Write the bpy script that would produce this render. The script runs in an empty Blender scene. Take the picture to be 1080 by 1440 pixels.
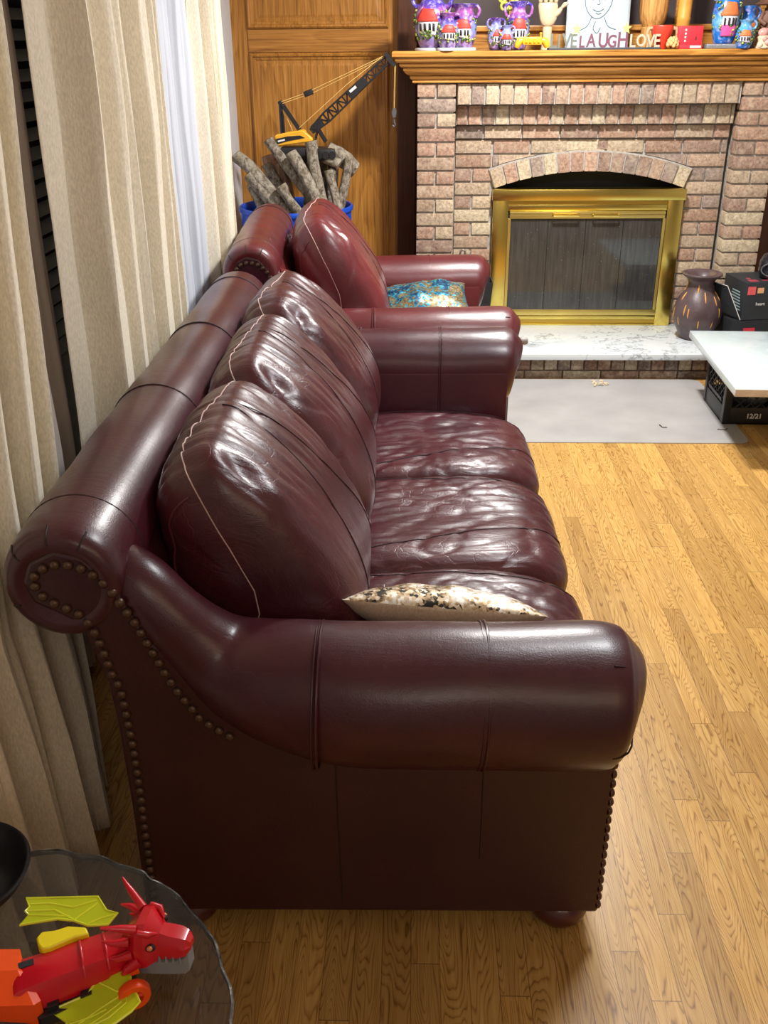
import bpy, bmesh, math, random
from mathutils import Vector, Matrix, noise
random.seed(7)
R = math.radians
SC = bpy.context.scene
COL = SC.collection
PI = math.pi

# ------------------------------------------------------------------ materials
class NT:
    def __init__(s, name):
        s.m = bpy.data.materials.new(name); s.m.use_nodes = True
        s.t = s.m.node_tree; s.n = s.t.nodes; s.l = s.t.links
        s.b = s.n['Principled BSDF']; s.out = s.n['Material Output']
    def new(s, typ, **kw):
        n = s.n.new(typ)
        for k, v in kw.items():
            if k.startswith('i_'):
                key = k[2:]
                n.inputs[int(key) if key.isdigit() else key.replace('_', ' ')].default_value = v
            else: setattr(n, k, v)
        return n
    def link(s, a, b): s.l.new(a, b)
    def set(s, a, v):
        if hasattr(v, 'is_linked') or hasattr(v, 'links'): s.l.new(v, a)
        else: a.default_value = v
    def math(s, op, a, b=None, c=None):
        n = s.n.new('ShaderNodeMath'); n.operation = op
        s.set(n.inputs[0], a)
        if b is not None: s.set(n.inputs[1], b)
        if c is not None: s.set(n.inputs[2], c)
        return n.outputs[0]
    def mix(s, f, a, b, mode='MIX'):
        n = s.n.new('ShaderNodeMix'); n.data_type = 'RGBA'; n.blend_type = mode
        s.set(n.inputs[0], f)
        for inp, v in ((n.inputs[6], a), (n.inputs[7], b)):
            if isinstance(v, tuple): inp.default_value = (*v[:3], 1)
            else: s.l.new(v, inp)
        return n.outputs[2]
    def ramp(s, fac, stops, interp='LINEAR'):
        n = s.n.new('ShaderNodeValToRGB'); cr = n.color_ramp; cr.interpolation = interp
        while len(cr.elements) < len(stops): cr.elements.new(.5)
        for e, (p, c) in zip(cr.elements, stops):
            e.position = p; e.color = (*c[:3], 1) if isinstance(c, tuple) else (c, c, c, 1)
        s.l.new(fac, n.inputs[0]); return n.outputs[0]
    def coord(s, kind='Object', scale=(1, 1, 1), loc=(0, 0, 0), rot=(0, 0, 0)):
        tc = s.n.new('ShaderNodeTexCoord'); mp = s.n.new('ShaderNodeMapping')
        mp.inputs['Scale'].default_value = scale; mp.inputs['Location'].default_value = loc
        mp.inputs['Rotation'].default_value = rot
        s.l.new(tc.outputs[kind], mp.inputs['Vector']); return mp.outputs[0]
    def noise(s, vec, scale, detail=3, rough=.5, dist=0, color=False):
        n = s.new('ShaderNodeTexNoise'); s.l.new(vec, n.inputs['Vector'])
        n.inputs['Scale'].default_value = scale; n.inputs['Detail'].default_value = detail
        n.inputs['Roughness'].default_value = rough; n.inputs['Distortion'].default_value = dist
        return n.outputs['Color' if color else 'Fac']
    def bump(s, h, strength=.3, dist=.01, prev=None):
        n = s.new('ShaderNodeBump'); n.inputs['Strength'].default_value = strength
        n.inputs['Distance'].default_value = dist; s.l.new(h, n.inputs['Height'])
        if prev is not None: s.l.new(prev, n.inputs['Normal'])
        s.l.new(n.outputs[0], s.b.inputs['Normal']); return n.outputs[0]
    def base(s, c, rough=None, metal=None, spec=None):
        s.set(s.b.inputs['Base Color'], (*c[:3], 1) if isinstance(c, tuple) else c)
        if rough is not None: s.set(s.b.inputs['Roughness'], rough)
        if metal is not None: s.b.inputs['Metallic'].default_value = metal
        if spec is not None: s.b.inputs['Specular IOR Level'].default_value = spec

def srgb(r, g, b):
    f = lambda c: (c/255/12.92) if c/255 <= .04045 else ((c/255+.055)/1.055)**2.4
    return (f(r), f(g), f(b))

def plain(name, col, rough=.5, metal=0, var=.12, nscale=25, spec=None, bump=0, coat=0):
    t = NT(name); v = t.coord()
    n = t.noise(v, nscale, 4)
    lo = tuple(max(0, c*(1-var)) for c in col); hi = tuple(min(1, c*(1+var)) for c in col)
    t.base(t.ramp(n, [(.3, lo), (.7, hi)]), rough, metal, spec)
    if bump: t.bump(n, bump, .005)
    if coat: t.b.inputs['Coat Weight'].default_value = coat; t.b.inputs['Coat Roughness'].default_value = .1
    return t.m

def leather(name, c0, c1, wr=1.0):
    t = NT(name); v = t.coord()
    n1 = t.noise(v, 6, 5, .6); n2 = t.noise(v, 90, 3, .6)
    c = t.ramp(n1, [(.3, c0), (.7, c1)])
    # pale worn hairline creases
    vo = t.new('ShaderNodeTexVoronoi', feature='DISTANCE_TO_EDGE'); vo.inputs['Scale'].default_value = 16
    vd = t.mix(.12, v, t.noise(v, 9, 3, .5, color=True), 'ADD')
    t.link(vd, vo.inputs['Vector'])
    crack = t.ramp(vo.outputs['Distance'], [(0, 1.0), (.022, 0.0)])
    crk = t.math('MULTIPLY', crack, t.ramp(n1, [(.45, 0.0), (.65, 1.0)]))
    c = t.mix(t.math('MULTIPLY', crk, .35*wr), c, (.17, .075, .07))
    rg = t.math('MULTIPLY_ADD', n2, .16, .27)
    t.base(c, rg, spec=.42)
    t.b.inputs['Coat Weight'].default_value = .30; t.b.inputs['Coat Roughness'].default_value = .27
    st = t.noise(t.coord(scale=(2, 9, 2)), 5, 5, .65, 1.0)
    b1 = t.bump(st, .25*wr, .02)
    b2 = t.bump(t.math('MULTIPLY', crk, -1.0), .25*wr, .004, b1)
    vo2 = t.new('ShaderNodeTexVoronoi'); vo2.inputs['Scale'].default_value = 420
    t.link(v, vo2.inputs['Vector'])
    t.bump(vo2.outputs['Distance'], .10, .0015, b2)
    return t.m

def oak(name, axis, dark, mid, light, rough=.38, fine=1.0):
    """clear-finished oak with the grain running along 'x', 'y' or 'z'"""
    t = NT(name)
    k = {'x': (1.3, 44, 44), 'y': (44, 1.3, 44), 'z': (44, 44, 1.3)}[axis]
    v = t.coord(scale=k)
    f = t.noise(v, 3.2, 6, .65)
    k2 = {'x': (.5, 5, 5), 'y': (5, .5, 5), 'z': (5, 5, .5)}[axis]
    v2 = t.coord(scale=k2)
    ring = t.math('FRACT', t.math('MULTIPLY', t.noise(v2, 1.0, 2, .5), 14.0))
    ringm = t.ramp(ring, [(0, 0.0), (.12, 1.0), (.6, .6), (1, 0.0)])
    a = t.math('ADD', t.math('MULTIPLY', f, .85*fine), t.math('MULTIPLY', ringm, .13))
    c = t.ramp(a, [(.30, dark), (.50, mid), (.72, light)])
    t.base(c, rough, spec=.4)
    t.bump(f, .12, .003)
    return t.m

def floor_mat():
    t = NT('oak_strip_floor')
    tc = t.new('ShaderNodeTexCoord'); sp = t.new('ShaderNodeSeparateXYZ'); t.link(tc.outputs['Object'], sp.inputs[0])
    x, y = sp.outputs[0], sp.outputs[1]
    px = t.math('DIVIDE', x, .053); ix = t.math('FLOOR', px); fx = t.math('FRACT', px)
    w1 = t.new('ShaderNodeTexWhiteNoise', noise_dimensions='1D'); t.link(ix, w1.inputs['W'])
    ln = t.math('MULTIPLY_ADD', w1.outputs['Value'], .35, .55)
    py = t.math('DIVIDE', t.math('ADD', t.math('MULTIPLY', w1.outputs['Value'], 17.3), y), ln)
    iy = t.math('FLOOR', py); fy = t.math('FRACT', py)
    cb = t.new('ShaderNodeCombineXYZ'); t.link(ix, cb.inputs[0]); t.link(iy, cb.inputs[1])
    w2 = t.new('ShaderNodeTexWhiteNoise', noise_dimensions='2D'); t.link(cb.outputs[0], w2.inputs['Vector'])
    idv = w2.outputs['Value']
    off = t.math('MULTIPLY', idv, 40.0)
    g = t.new('ShaderNodeCombineXYZ')
    t.link(t.math('MULTIPLY', x, 46.0), g.inputs[0]); t.link(t.math('MULTIPLY', y, 2.2), g.inputs[1]); t.link(off, g.inputs[2])
    f = t.noise(g.outputs[0], 2.6, 6, .7)
    g2 = t.new('ShaderNodeCombineXYZ')
    t.link(t.math('MULTIPLY', x, 17.0), g2.inputs[0]); t.link(t.math('MULTIPLY', y, 1.9), g2.inputs[1]); t.link(off, g2.inputs[2])
    rn = t.noise(g2.outputs[0], 1.3, 1.5, .4)
    ring = t.math('FRACT', t.math('MULTIPLY', rn, 30.0))
    ringm = t.ramp(ring, [(0, 0.0), (.18, .55), (.40, 1.0), (.85, .9), (1, 0.0)])
    a = t.math('ADD', t.math('MULTIPLY', f, .68), t.math('MULTIPLY', ringm, .27))
    c = t.ramp(a, [(.24, srgb(120, 82, 38)), (.47, srgb(184, 140, 76)), (.72, srgb(208, 168, 102))])
    tone = t.ramp(idv, [(0, (.80, .77, .70)), (.35, (.96, .96, .93)), (.7, (1.06, 1.06, 1.0)), (1, (1.14, 1.13, 1.06))])
    c = t.mix(1.0, c, tone, 'MULTIPLY')
    gap = t.math('MAXIMUM', t.math('LESS_THAN', fx, .03), t.math('LESS_THAN', t.math('MULTIPLY', fy, ln), .0022))
    c = t.mix(t.math('MULTIPLY', gap, .55), c, srgb(80, 48, 20))
    sc_ = t.noise(t.coord(), 7, 5, .6)
    t.base(c, t.math('MULTIPLY_ADD', sc_, .25, .22), spec=.45)
    h = t.math('SUBTRACT', t.math('MULTIPLY', a, .15), gap)
    t.bump(h, .18, .002)
    return t.m

def marble(name, base, vein, scale=3.0, thin=.03, amount=.8):
    t = NT(name); v = t.coord()
    d = t.noise(v, scale*1.3, 6, .6, color=True)
    vv = t.mix(.55, v, d, 'ADD')
    n = t.new('ShaderNodeTexNoise'); t.link(vv, n.inputs['Vector']); n.inputs['Scale'].default_value = scale; n.inputs['Detail'].default_value = 5
    ab = t.math('ABSOLUTE', t.math('SUBTRACT', n.outputs['Fac'], .5))
    line = t.ramp(ab, [(0, 1.0), (thin, 0.0)])
    pat = t.ramp(t.noise(v, scale*.9, 2), [(.42, 0.0), (.6, 1.0)])
    c = t.mix(t.math('MULTIPLY', t.math('MULTIPLY', line, pat), amount), base, vein)
    t.base(c, .18, spec=.5); return t.m

def brick_mat():
    t = NT('brick_clay'); v = t.coord()
    at = t.new('ShaderNodeVertexColor', layer_name='Col')
    n = t.noise(v, 70, 6, .75); n2 = t.noise(v, 24, 4, .6)
    c = t.mix(1.0, at.outputs['Color'], t.ramp(n, [(.3, (.42, .38, .36)), (.5, (.9, .9, .9)), (.72, (1.5, 1.46, 1.42))]), 'MULTIPLY')
    c = t.mix(t.math('MULTIPLY', t.ramp(n2, [(.5, 0.0), (.72, 1.0)]), .5), c, srgb(205, 190, 165))
    t.base(c, .85, spec=.2); t.bump(n, .6, .006); return t.m

def fabric(name, col, weave=260, trans=0.0, var=.15):
    t = NT(name); v = t.coord()
    n = t.noise(t.coord(scale=(1, 1, .35)), weave, 2, .6)
    n2 = t.noise(v, 5, 3)
    lo = tuple(c*(1-var*1.6) for c in col)
    c = t.ramp(n, [(.35, lo), (.65, col)])
    c = t.mix(.25, c, t.ramp(n2, [(.3, lo), (.7, col)]))
    t.base(c, .9, spec=.15); t.b.inputs['Sheen Weight'].default_value = .2
    t.bump(n, .35, .002)
    return t.m

def sequin(name, stops, scale=120, rough=.25):
    t = NT(name); v = t.coord()
    vo = t.new('ShaderNodeTexVoronoi'); vo.inputs['Scale'].default_value = scale; t.link(v, vo.inputs['Vector'])
    n = t.noise(v, 13, 4, .6)
    rn = t.new('ShaderNodeSeparateColor'); t.link(vo.outputs['Color'], rn.inputs[0])
    s = t.math('MULTIPLY_ADD', t.math('SUBTRACT', rn.outputs[0], .5), .22, n)
    c = t.ramp(s, stops)
    t.base(c, rough, .45)
    t.set(t.b.inputs['Roughness'], t.math('MULTIPLY_ADD', rn.outputs[1], .35, .3))
    nm = t.new('ShaderNodeBump'); nm.inputs['Strength'].default_value = .8; nm.inputs['Distance'].default_value = .004
    t.link(rn.outputs[2], nm.inputs['Height']); t.link(nm.outputs[0], t.b.inputs['Normal'])
    return t.m

M = {}
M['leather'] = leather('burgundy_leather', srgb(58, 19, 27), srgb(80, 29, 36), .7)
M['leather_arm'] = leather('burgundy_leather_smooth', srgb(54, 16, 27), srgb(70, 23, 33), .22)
M['leather_side'] = leather('burgundy_leather_side', srgb(46, 12, 22), srgb(58, 16, 26), .2)  # darker copy of the leather, shade of the outer sides in its colour
M['leather_red'] = leather('burgundy_leather_chair', srgb(82, 27, 31), srgb(106, 36, 40), .4)
M['leather_chair_arm'] = leather('burgundy_leather_chair_smooth', srgb(78, 26, 30), srgb(96, 33, 37), .2)
M['seam_pale'] = plain('pale_seam_thread', srgb(196, 166, 160), .6)
M['seam_dark'] = plain('dark_seam', srgb(34, 12, 14), .6)
M['welt'] = plain('leather_welt', srgb(96, 42, 46), .35)
M['nail'] = plain('antique_nail', srgb(92, 70, 58), .38, .7)
M['foot'] = plain('mahogany_foot', srgb(78, 30, 26), .3, coat=.3)
M['floor'] = floor_mat()
M['panel'] = oak('oak_panel', 'z', srgb(126, 80, 28), srgb(172, 116, 48), srgb(196, 140, 68))
M['panel_h'] = oak('oak_panel_rail', 'x', srgb(124, 78, 26), srgb(170, 114, 48), srgb(194, 138, 66))
M['mantel'] = oak('oak_mantel', 'x', srgb(120, 74, 22), srgb(186, 128, 56), srgb(216, 160, 84))
M['dark_wood'] = oak('dark_and_shaded_wood', 'z', srgb(58, 30, 16), srgb(80, 42, 22), srgb(92, 50, 28))  # own dark tone of the right panel; painted shade on the left strip
M['brick'] = brick_mat()
M['mortar'] = plain('mortar', srgb(172, 166, 158), .95, var=.2, nscale=60, bump=.4)
M['brass'] = plain('polished_brass', srgb(216, 194, 104), .2, 1.0, .08, 4)
M['brass_satin'] = plain('satin_brass', srgb(214, 192, 112), .36, 1.0, .1, 8)
M['backing_black'] = plain('black_backing', (.008, .008, .008), .8)  # even near-black for the panels behind the opening and doors
M['marble'] = marble('white_hearth_marble', srgb(214, 220, 222), srgb(136, 142, 146), 4.5, .03, .9)
M['quartz'] = marble('white_quartz', srgb(200, 213, 213), srgb(158, 174, 186), 1.6, .07, .7)
M['raw_edge'] = plain('unpolished_quartz_edge', srgb(196, 176, 150), .8)
M['wall'] = plain('painted_wall', srgb(214, 214, 216), .8, var=.03)
M['ceiling'] = plain('ceiling_paint', srgb(236, 234, 228), .9, var=.03)
M['cream'] = fabric('cream_drape', srgb(238, 228, 206))
M['sheer'] = fabric('white_sheer', srgb(198, 203, 213), 420, var=.05)
M['sheer_shaded'] = fabric('shaded_sheer', srgb(206, 196, 188), 420, var=.06)  # same sheer fabric, with the grey of its shaded stretch put into the colour
M['slat'] = plain('blind_slat', srgb(226, 228, 226), .5)
M['black'] = plain('black_plastic', (.012, .012, .013), .35, var=.3)
M['black_matte'] = plain('black_matte', (.014, .014, .016), .7, var=.3)
M['white'] = plain('white_paint', srgb(235, 235, 232), .5, var=.03)
M['white_ink'] = plain('white_ink', srgb(225, 225, 222), .6, var=.05)
M['mirror'] = plain('mirror_dark_reflection', (.075, .062, .064), .14, .0, .1, 3, spec=.6)  # dark base colour stands in for the dim room reflected

# ------------------------------------------------------------------ mesh helper
class MB:
    def __init__(s): s.v = []; s.f = []; s.mi = []; s.c = []
    def add(s, vs, fs, mi=0, T=None, col=None):
        o = len(s.v)
        s.v += [tuple(T @ Vector(p)) if T is not None else tuple(p) for p in vs]
        for f in fs:
            s.f.append([i+o for i in f]); s.mi.append(mi); s.c.append(col)
        return s
    def box(s, lo, hi, mi=0, T=None, col=None):
        (a, b, c), (d, e, f) = lo, hi
        return s.add([(a,b,c),(d,b,c),(d,e,c),(a,e,c),(a,b,f),(d,b,f),(d,e,f),(a,e,f)],
              [(3,2,1,0),(4,5,6,7),(0,1,5,4),(1,2,6,5),(2,3,7,6),(3,0,4,7)], mi, T, col)
    def cbox(s, lo, hi, b, mi=0, T=None, col=None):
        """box with chamfered edges"""
        bm = bmesh.new(); bmesh.ops.create_cube(bm, size=1)
        for v in bm.verts:
            v.co = Vector([lo[i]+(v.co[i]+.5)*(hi[i]-lo[i]) for i in range(3)])
        bmesh.ops.bevel(bm, geom=list(bm.edges), offset=b, segments=2, affect='EDGES', profile=.6)
        bm.verts.index_update()
        s.add([v.co[:] for v in bm.verts], [[v.index for v in f.verts] for f in bm.faces], mi, T, col)
        bm.free(); return s
    def loft(s, rings, cap=True, close=False, mi=0, T=None, col=None):
        n = len(rings[0]); vs = [p for r in rings for p in r]; fs = []
        m = len(rings)
        for i in range(m if close else m-1):
            j = (i+1) % m
            for k in range(n):
                k2 = (k+1) % n
                fs.append((i*n+k, i*n+k2, j*n+k2, j*n+k))
        if cap and not close:
            fs.append(tuple(range(n))[::-1]); fs.append(tuple((m-1)*n+k for k in range(n)))
        return s.add(vs, fs, mi, T, col)
    def tube(s, pts, r, seg=8, mi=0, T=None, cap=True, close=False, sy=1.0, up=None):
        pts = [Vector(p) for p in pts]; n = len(pts)
        rr = r if isinstance(r, (list, tuple)) else [r]*n
        rings = []; prev = None
        for i, p in enumerate(pts):
            if close: d = pts[(i+1) % n]-pts[i-1]
            else: d = pts[min(i+1, n-1)]-pts[max(i-1, 0)]
            if d.length < 1e-9: d = Vector((0, 0, 1))
            d.normalize()
            if prev is None:
                u = Vector(up) if up else (Vector((0, 0, 1)) if abs(d.z) < .9 else Vector((1, 0, 0)))
            else: u = prev
            u = (u-d*u.dot(d))
            if u.length < 1e-6: u = Vector((0, 1, 0))-d*d.y
            u.normalize(); prev = u; w = d.cross(u)
            rings.append([p+(u*math.cos(a)+w*math.sin(a)*sy)*rr[i] for a in [2*PI*k/seg for k in range(seg)]])
        return s.loft(rings, cap, close, mi, T)
    def lathe(s, prof, seg=24, mi=0, T=None, cap=True, sx=1, sy=1):
        rings = [[(r*math.cos(2*PI*k/seg)*sx, r*math.sin(2*PI*k/seg)*sy, z) for k in range(seg)] for r, z in prof]
        return s.loft(rings, cap, False, mi, T)
    def prism(s, poly, lo, hi, axis='y', mi=0, T=None, col=None):
        def P(a, b, h): return {'y': (a, h, b), 'x': (h, a, b), 'z': (a, b, h)}[axis]
        n = len(poly)
        vs = [P(a, b, lo) for a, b in poly]+[P(a, b, hi) for a, b in poly]
        fs = [tuple(range(n)), tuple(range(2*n-1, n-1, -1))]+[(i, n+i, n+(i+1) % n, (i+1) % n) for i in range(n)]
        return s.add(vs, fs, mi, T, col)
    def sphere(s, c, r, seg=14, rings=8, mi=0, T=None):
        rx, ry, rz = r if isinstance(r, tuple) else (r, r, r)
        rs = []
        for i in range(rings+1):
            a = -PI/2+PI*i/rings; a = max(-PI/2+.02, min(PI/2-.02, a))
            rs.append([(c[0]+rx*math.cos(a)*math.cos(2*PI*k/seg), c[1]+ry*math.cos(a)*math.sin(2*PI*k/seg), c[2]+rz*math.sin(a)) for k in range(seg)])
        return s.loft(rs, True, False, mi, T)
    def build(s, name, mats, parent=None, smooth=35, label=None, loc=None, rot=None, recalc=True):
        me = bpy.data.meshes.new(name); me.from_pydata(s.v, [], s.f)
        for m in (mats if isinstance(mats, (list, tuple)) else [mats]): me.materials.append(m)
        me.polygons.foreach_set('material_index', s.mi)
        if any(c is not None for c in s.c):
            ca = me.color_attributes.new('Col', 'FLOAT_COLOR', 'CORNER')
            for p, c in zip(me.polygons, s.c):
                for li in p.loop_indices: ca.data[li].color = (*(c or (1, 1, 1)), 1)
        if recalc:
            bm = bmesh.new(); bm.from_mesh(me); bmesh.ops.recalc_face_normals(bm, faces=bm.faces); bm.to_mesh(me); bm.free()
        if smooth:
            me.polygons.foreach_set('use_smooth', [True]*len(me.polygons))
            me.set_sharp_from_angle(angle=R(smooth))
        me.update()
        o = bpy.data.objects.new(name, me); COL.objects.link(o)
        if parent is not None: o.parent = parent
        if loc: o.location = loc
        if rot: o.rotation_euler = rot
        if label: o['label'] = label
        return o

def tag(o, label, cat, group=None, kind=None):
    o['label'] = label; o['category'] = cat
    if group: o['group'] = group
    if kind: o['kind'] = kind
    return o
def thing(name, label, cat, loc=(0, 0, 0), rz=0, group=None, rot=None, scale=1):
    o = bpy.data.objects.new(name, None); COL.objects.link(o); o.empty_display_size = .1
    o.location = loc; o.rotation_euler = rot or (0, 0, rz); o.scale = (scale,)*3
    return tag(o, label, cat, group)
def struct(o): o['kind'] = 'structure'; return o
def copy_tree(o, parent=None):
    c = o.copy(); COL.objects.link(c); c.parent = parent
    for ch in list(o.children): copy_tree(ch, c)
    return c
def catmull(pts, per=8, close=False):
    pts = [Vector(p) for p in pts]; n = len(pts); out = []
    rng = n if close else n-1
    for i in range(rng):
        if close: p0, p1, p2, p3 = pts[i-1], pts[i], pts[(i+1) % n], pts[(i+2) % n]
        else: p0, p1, p2, p3 = pts[max(i-1, 0)], pts[i], pts[i+1], pts[min(i+2, n-1)]
        for k in range(per):
            t = k/per
            out.append(.5*((2*p1)+(p2-p0)*t+(2*p0-5*p1+4*p2-p3)*t*t+(3*p1-p0-3*p2+p3)*t**3))
    if not close: out.append(pts[-1])
    return out
def text_mesh(name, body, size, mat, parent=None, loc=(0, 0, 0), rot=(0, 0, 0), extrude=.001, label=None, sx=1, bold=0):
    cu = bpy.data.curves.new(name, 'FONT'); cu.body = body; cu.size = size; cu.extrude = extrude; cu.offset = bold
    cu.align_x = 'LEFT'
    tmp = bpy.data.objects.new('tmp', cu); COL.objects.link(tmp)
    dg = bpy.context.evaluated_depsgraph_get(); me = bpy.data.meshes.new_from_object(tmp.evaluated_get(dg))
    bpy.data.objects.remove(tmp); bpy.data.curves.remove(cu)
    me.materials.clear(); me.materials.append(mat)
    o = bpy.data.objects.new(name, me); COL.objects.link(o)
    o.parent = parent; o.location = loc; o.rotation_euler = rot; o.scale = (sx, 1, 1)
    if label: o['label'] = label
    return o

# ------------------------------------------------------------------ setting
struct(MB().box((-1.1, -1.6, -.05), (3.3, 5.6, 0)).build('floor', M['floor'], smooth=0))
struct(MB().box((-1.1, -1.6, 2.45), (3.3, 5.6, 2.5)).build('ceiling', M['ceiling'], smooth=0))
struct(MB().box((3.2, -1.6, 0), (3.3, 5.6, 2.45)).build('wall_right', M['wall'], smooth=0))
struct(MB().box((-1.1, -1.6, 0), (3.2, -1.5, 2.45)).build('wall_back', M['wall'], smooth=0))
w = MB()                                                   # window wall with its opening
w.box((-1.1, -1.5, 0), (-.95, .5, 2.45)).box((-1.1, 4.0, 0), (-.95, 5.5, 2.45))
w.box((-1.1, .5, 0), (-.95, 4.0, .45)).box((-1.1, .5, 2.25), (-.95, 4.0, 2.45))
struct(w.build('wall_left', M['wall'], smooth=0))
night = plain('night_glass', (.01, .011, .013), .08)
wr = MB().box((-1.075, .5, .45), (-1.065, 4.0, 2.25)).build('window_1', night, smooth=0); struct(wr)
fr = MB()
for y in (.5, 1.35, 2.22, 3.1, 3.95): fr.box((-1.065, y, .45), (-1.03, y+.05, 2.25))
for z in (.45, 2.2): fr.box((-1.065, .5, z), (-1.03, 4.0, z+.05))
fr.build('window_frame', M['white'], wr, smooth=0)
struct(MB().box((-1.1, 5.5, 0), (3.3, 5.6, 2.45)).build('wall_front', M['panel'], smooth=0))

def panel_frame(n, x0, x1, z0, z1, mat):
    """raised moulding frame with a fielded panel on the oak wall"""
    def ring(o, y): return [(x0+o, y, z0+o), (x1-o, y, z0+o), (x1-o, y, z1-o), (x0+o, y, z1-o)]
    prof = [(0, 5.5), (.0, 5.488), (.008, 5.480), (.016, 5.482), (.020, 5.490), (.030, 5.492), (.036, 5.497), (.05, 5.496), (.062, 5.493)]
    b = MB().loft([ring(o, y) for o, y in prof], cap=False)
    b.add(ring(.062, 5.493), [(0, 1, 2, 3)])
    return struct(b.build(n, mat, smooth=0))
panel_frame('trim_1', -.865, -.145, .22, 1.478, M['panel'])
panel_frame('trim_2', -.865, -.145, 1.59, 2.36, M['panel'])
struct(MB().box((-.865, 5.492, 1.482), (-.145, 5.5, 1.586)).build('trim_3', M['panel_h'], smooth=0))
struct(MB().cbox((-.098, 5.44, 0), (.0, 5.5, 2.45), .006).build('trim_4', M['dark_wood'], smooth=0))  # dark strip paints the pier's shade on the oak stile
struct(MB().cbox((1.76, 5.40, 0), (2.6, 5.5, 2.45), .006).build('trim_5', M['dark_wood'], smooth=0))
struct(MB().box((-.93, 5.485, 0), (-.12, 5.5, .12)).build('baseboard_front', M['panel_h'], smooth=0))
struct(MB().box((-.95, 4.0, 0), (-.935, 5.485, .1)).build('baseboard_left', M['white'], smooth=0))

# over-mantel: mirror panes, dark room reflection put into their colour, in oak frames
om = thing('overmantel', 'mirrored panes coloured as a dark reflection in oak frame above the mantel shelf', 'mirror', (.88, 5.40, 1.49))
b = MB()
for i in range(4): b.box((-.80+i*.41, .01, .09), (-.80+i*.41+.385, .02, .9))
b.build('mirror_pane', M['mirror'], om, smooth=0)
b = MB().cbox((-.86, -.035, .078), (.88, .0, .104), .006).box((-.86, -.01, -.01), (.88, .1, .085))
for x in (-.83, -.415, -.005, .405, .815): b.cbox((x-.012, -.01, .1), (x+.016, .03, .92), .004)
b.build('oak_frame', M['mantel'], om, smooth=0)

# ------------------------------------------------------------------ fireplace
fp = thing('fireplace', 'brick fireplace with brass doors, oak mantel and white hearth', 'fireplace', (.88, 5.2, 0))
FX = -.88; FY = -5.2
def T0(p): return p
palette = [srgb(172, 140, 120), srgb(178, 152, 130), srgb(190, 170, 144), srgb(158, 132, 116), srgb(198, 182, 154), srgb(176, 144, 122), srgb(154, 136, 124), srgb(180, 146, 126), srgb(186, 164, 140)]
def bcol(dark=1.0):
    c = random.choice(palette); k = random.uniform(.85, 1.12)*dark
    return tuple(x*k for x in c)
def brick(b, x0, x1, z0, z1, yf, d=.05, j=.005, dark=1.0):
    jx = random.uniform(-.0012, .0012); jy = random.uniform(-.002, .002)
    b.cbox((x0+j+jx+FX, yf+jy+FY, z0+j), (x1-j+jx+FX, yf+d+FY, z1-j), .0035, col=bcol(dark))
CH = .067
for side, (xa, xb) in enumerate(((.0, .195), (1.56, 1.755))):
    b = MB(); b2 = MB().box((xa+.014+FX, 5.094+FY, .14), (xb-.014+FX, 5.36+FY, 1.345))
    for k in range(18):
        z = .14+k*CH; z1 = z+CH
        if k % 2 == 0: brick(b, xa, xb, z, z1, 5.08, .10)
        else:
            brick(b, xa, (xa+xb)/2, z, z1, 5.08, .10); brick(b, (xa+xb)/2, xb, z, z1, 5.08, .10)
    p = b.build('brick_pier', M['brick'], fp, 30); b2.build('mortar', M['mortar'], p, 0)
AX, SPR, APX = .882, .853, .929
half = .465; rise = APX-SPR; RA = (half**2+rise**2)/(2*rise); ZC = APX-RA; RE = RA+.094
b = MB()
for k in range(14):
    z0 = .14+k*CH; z1 = z0+CH
    if k == 13: z1 = 1.083
    off = 0 if k % 2 else .0925
    if z1 <= SPR+.02: hw = .487
    elif z0 < ZC+RE: hw = math.sqrt(max(0, RE**2-(z0+.012-ZC)**2)) if z0 > SPR+.05 else .487
    else: hw = 0
    hw = min(hw, .50)
    L = 0.19
    if hw == 0:
        x = .195-off
        while x < 1.56:
            a, c = max(x, .195), min(x+L, 1.56)
            if c-a > .03: brick(b, a, c, z0, z1, 5.2)
            x += L
    else:
        for (s0, s1, sg) in ((.195, AX-hw, 1), (AX+hw, 1.56, -1)):
            ed = s0 if sg > 0 else s1
            x = 0; first = True
            while x < s1-s0-.02:
                ln = .0925 if (first and k % 2) else L
                if k % 2 and s1-s0 < .2: ln = .0925
                e = min(x+ln, s1-s0)
                a, c = (s0+x, s0+e) if sg > 0 else (s1-e, s1-x)
                if c-a > .015: brick(b, a, c, z0, z1, 5.2)
                x = e; first = False
for k in range(10, 14):
    z0 = .14+k*CH+.005; z1 = min(z0+CH-.010, 1.078)
    if z0 > ZC+RE-.004: continue
    hx = lambda z: math.sqrt(max(0, (RE+.007)**2-(z-ZC)**2)) if z < ZC+RE+.007 else 0
    if z0 < SPR+.05: continue
    o0 = hx(z0+.012 if k < 13 else z0); i0 = hx(z1)
    for sg in (-1, 1):
        zs = [z0+(z1-z0)*i/6 for i in range(7)]
        q = [(AX+sg*max(hx(z), .03)+FX, z) for z in zs]+[(AX+sg*(o0+.004)+FX, z1), (AX+sg*(o0+.004)+FX, z0)]
        b.prism(q, .0, .05, 'y', col=bcol())
face = b.build('brick_face', M['brick'], fp, 30)
arc = [(AX-half*math.cos(PI*i/24) if 0 else AX-half+2*half*i/24) for i in range(25)]
poly = [(.195, .14), (AX-half-.02, .14), (AX-half-.02, SPR)]+[(x, math.sqrt(RA**2-(x-AX)**2)+ZC+.012) for x in arc]+[(AX+half+.02, SPR), (AX+half+.02, .14), (1.56, .14), (1.56, 1.345), (.195, 1.345)]
MB().prism([(x+FX, z) for x, z in poly], .013, .10, 'y').build('mortar', M['mortar'], face, 0)
MB().box((.35+FX, .10, .14), (1.41+FX, .115, .98)).build('firebox', M['backing_black'], fp, 0)
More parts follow.
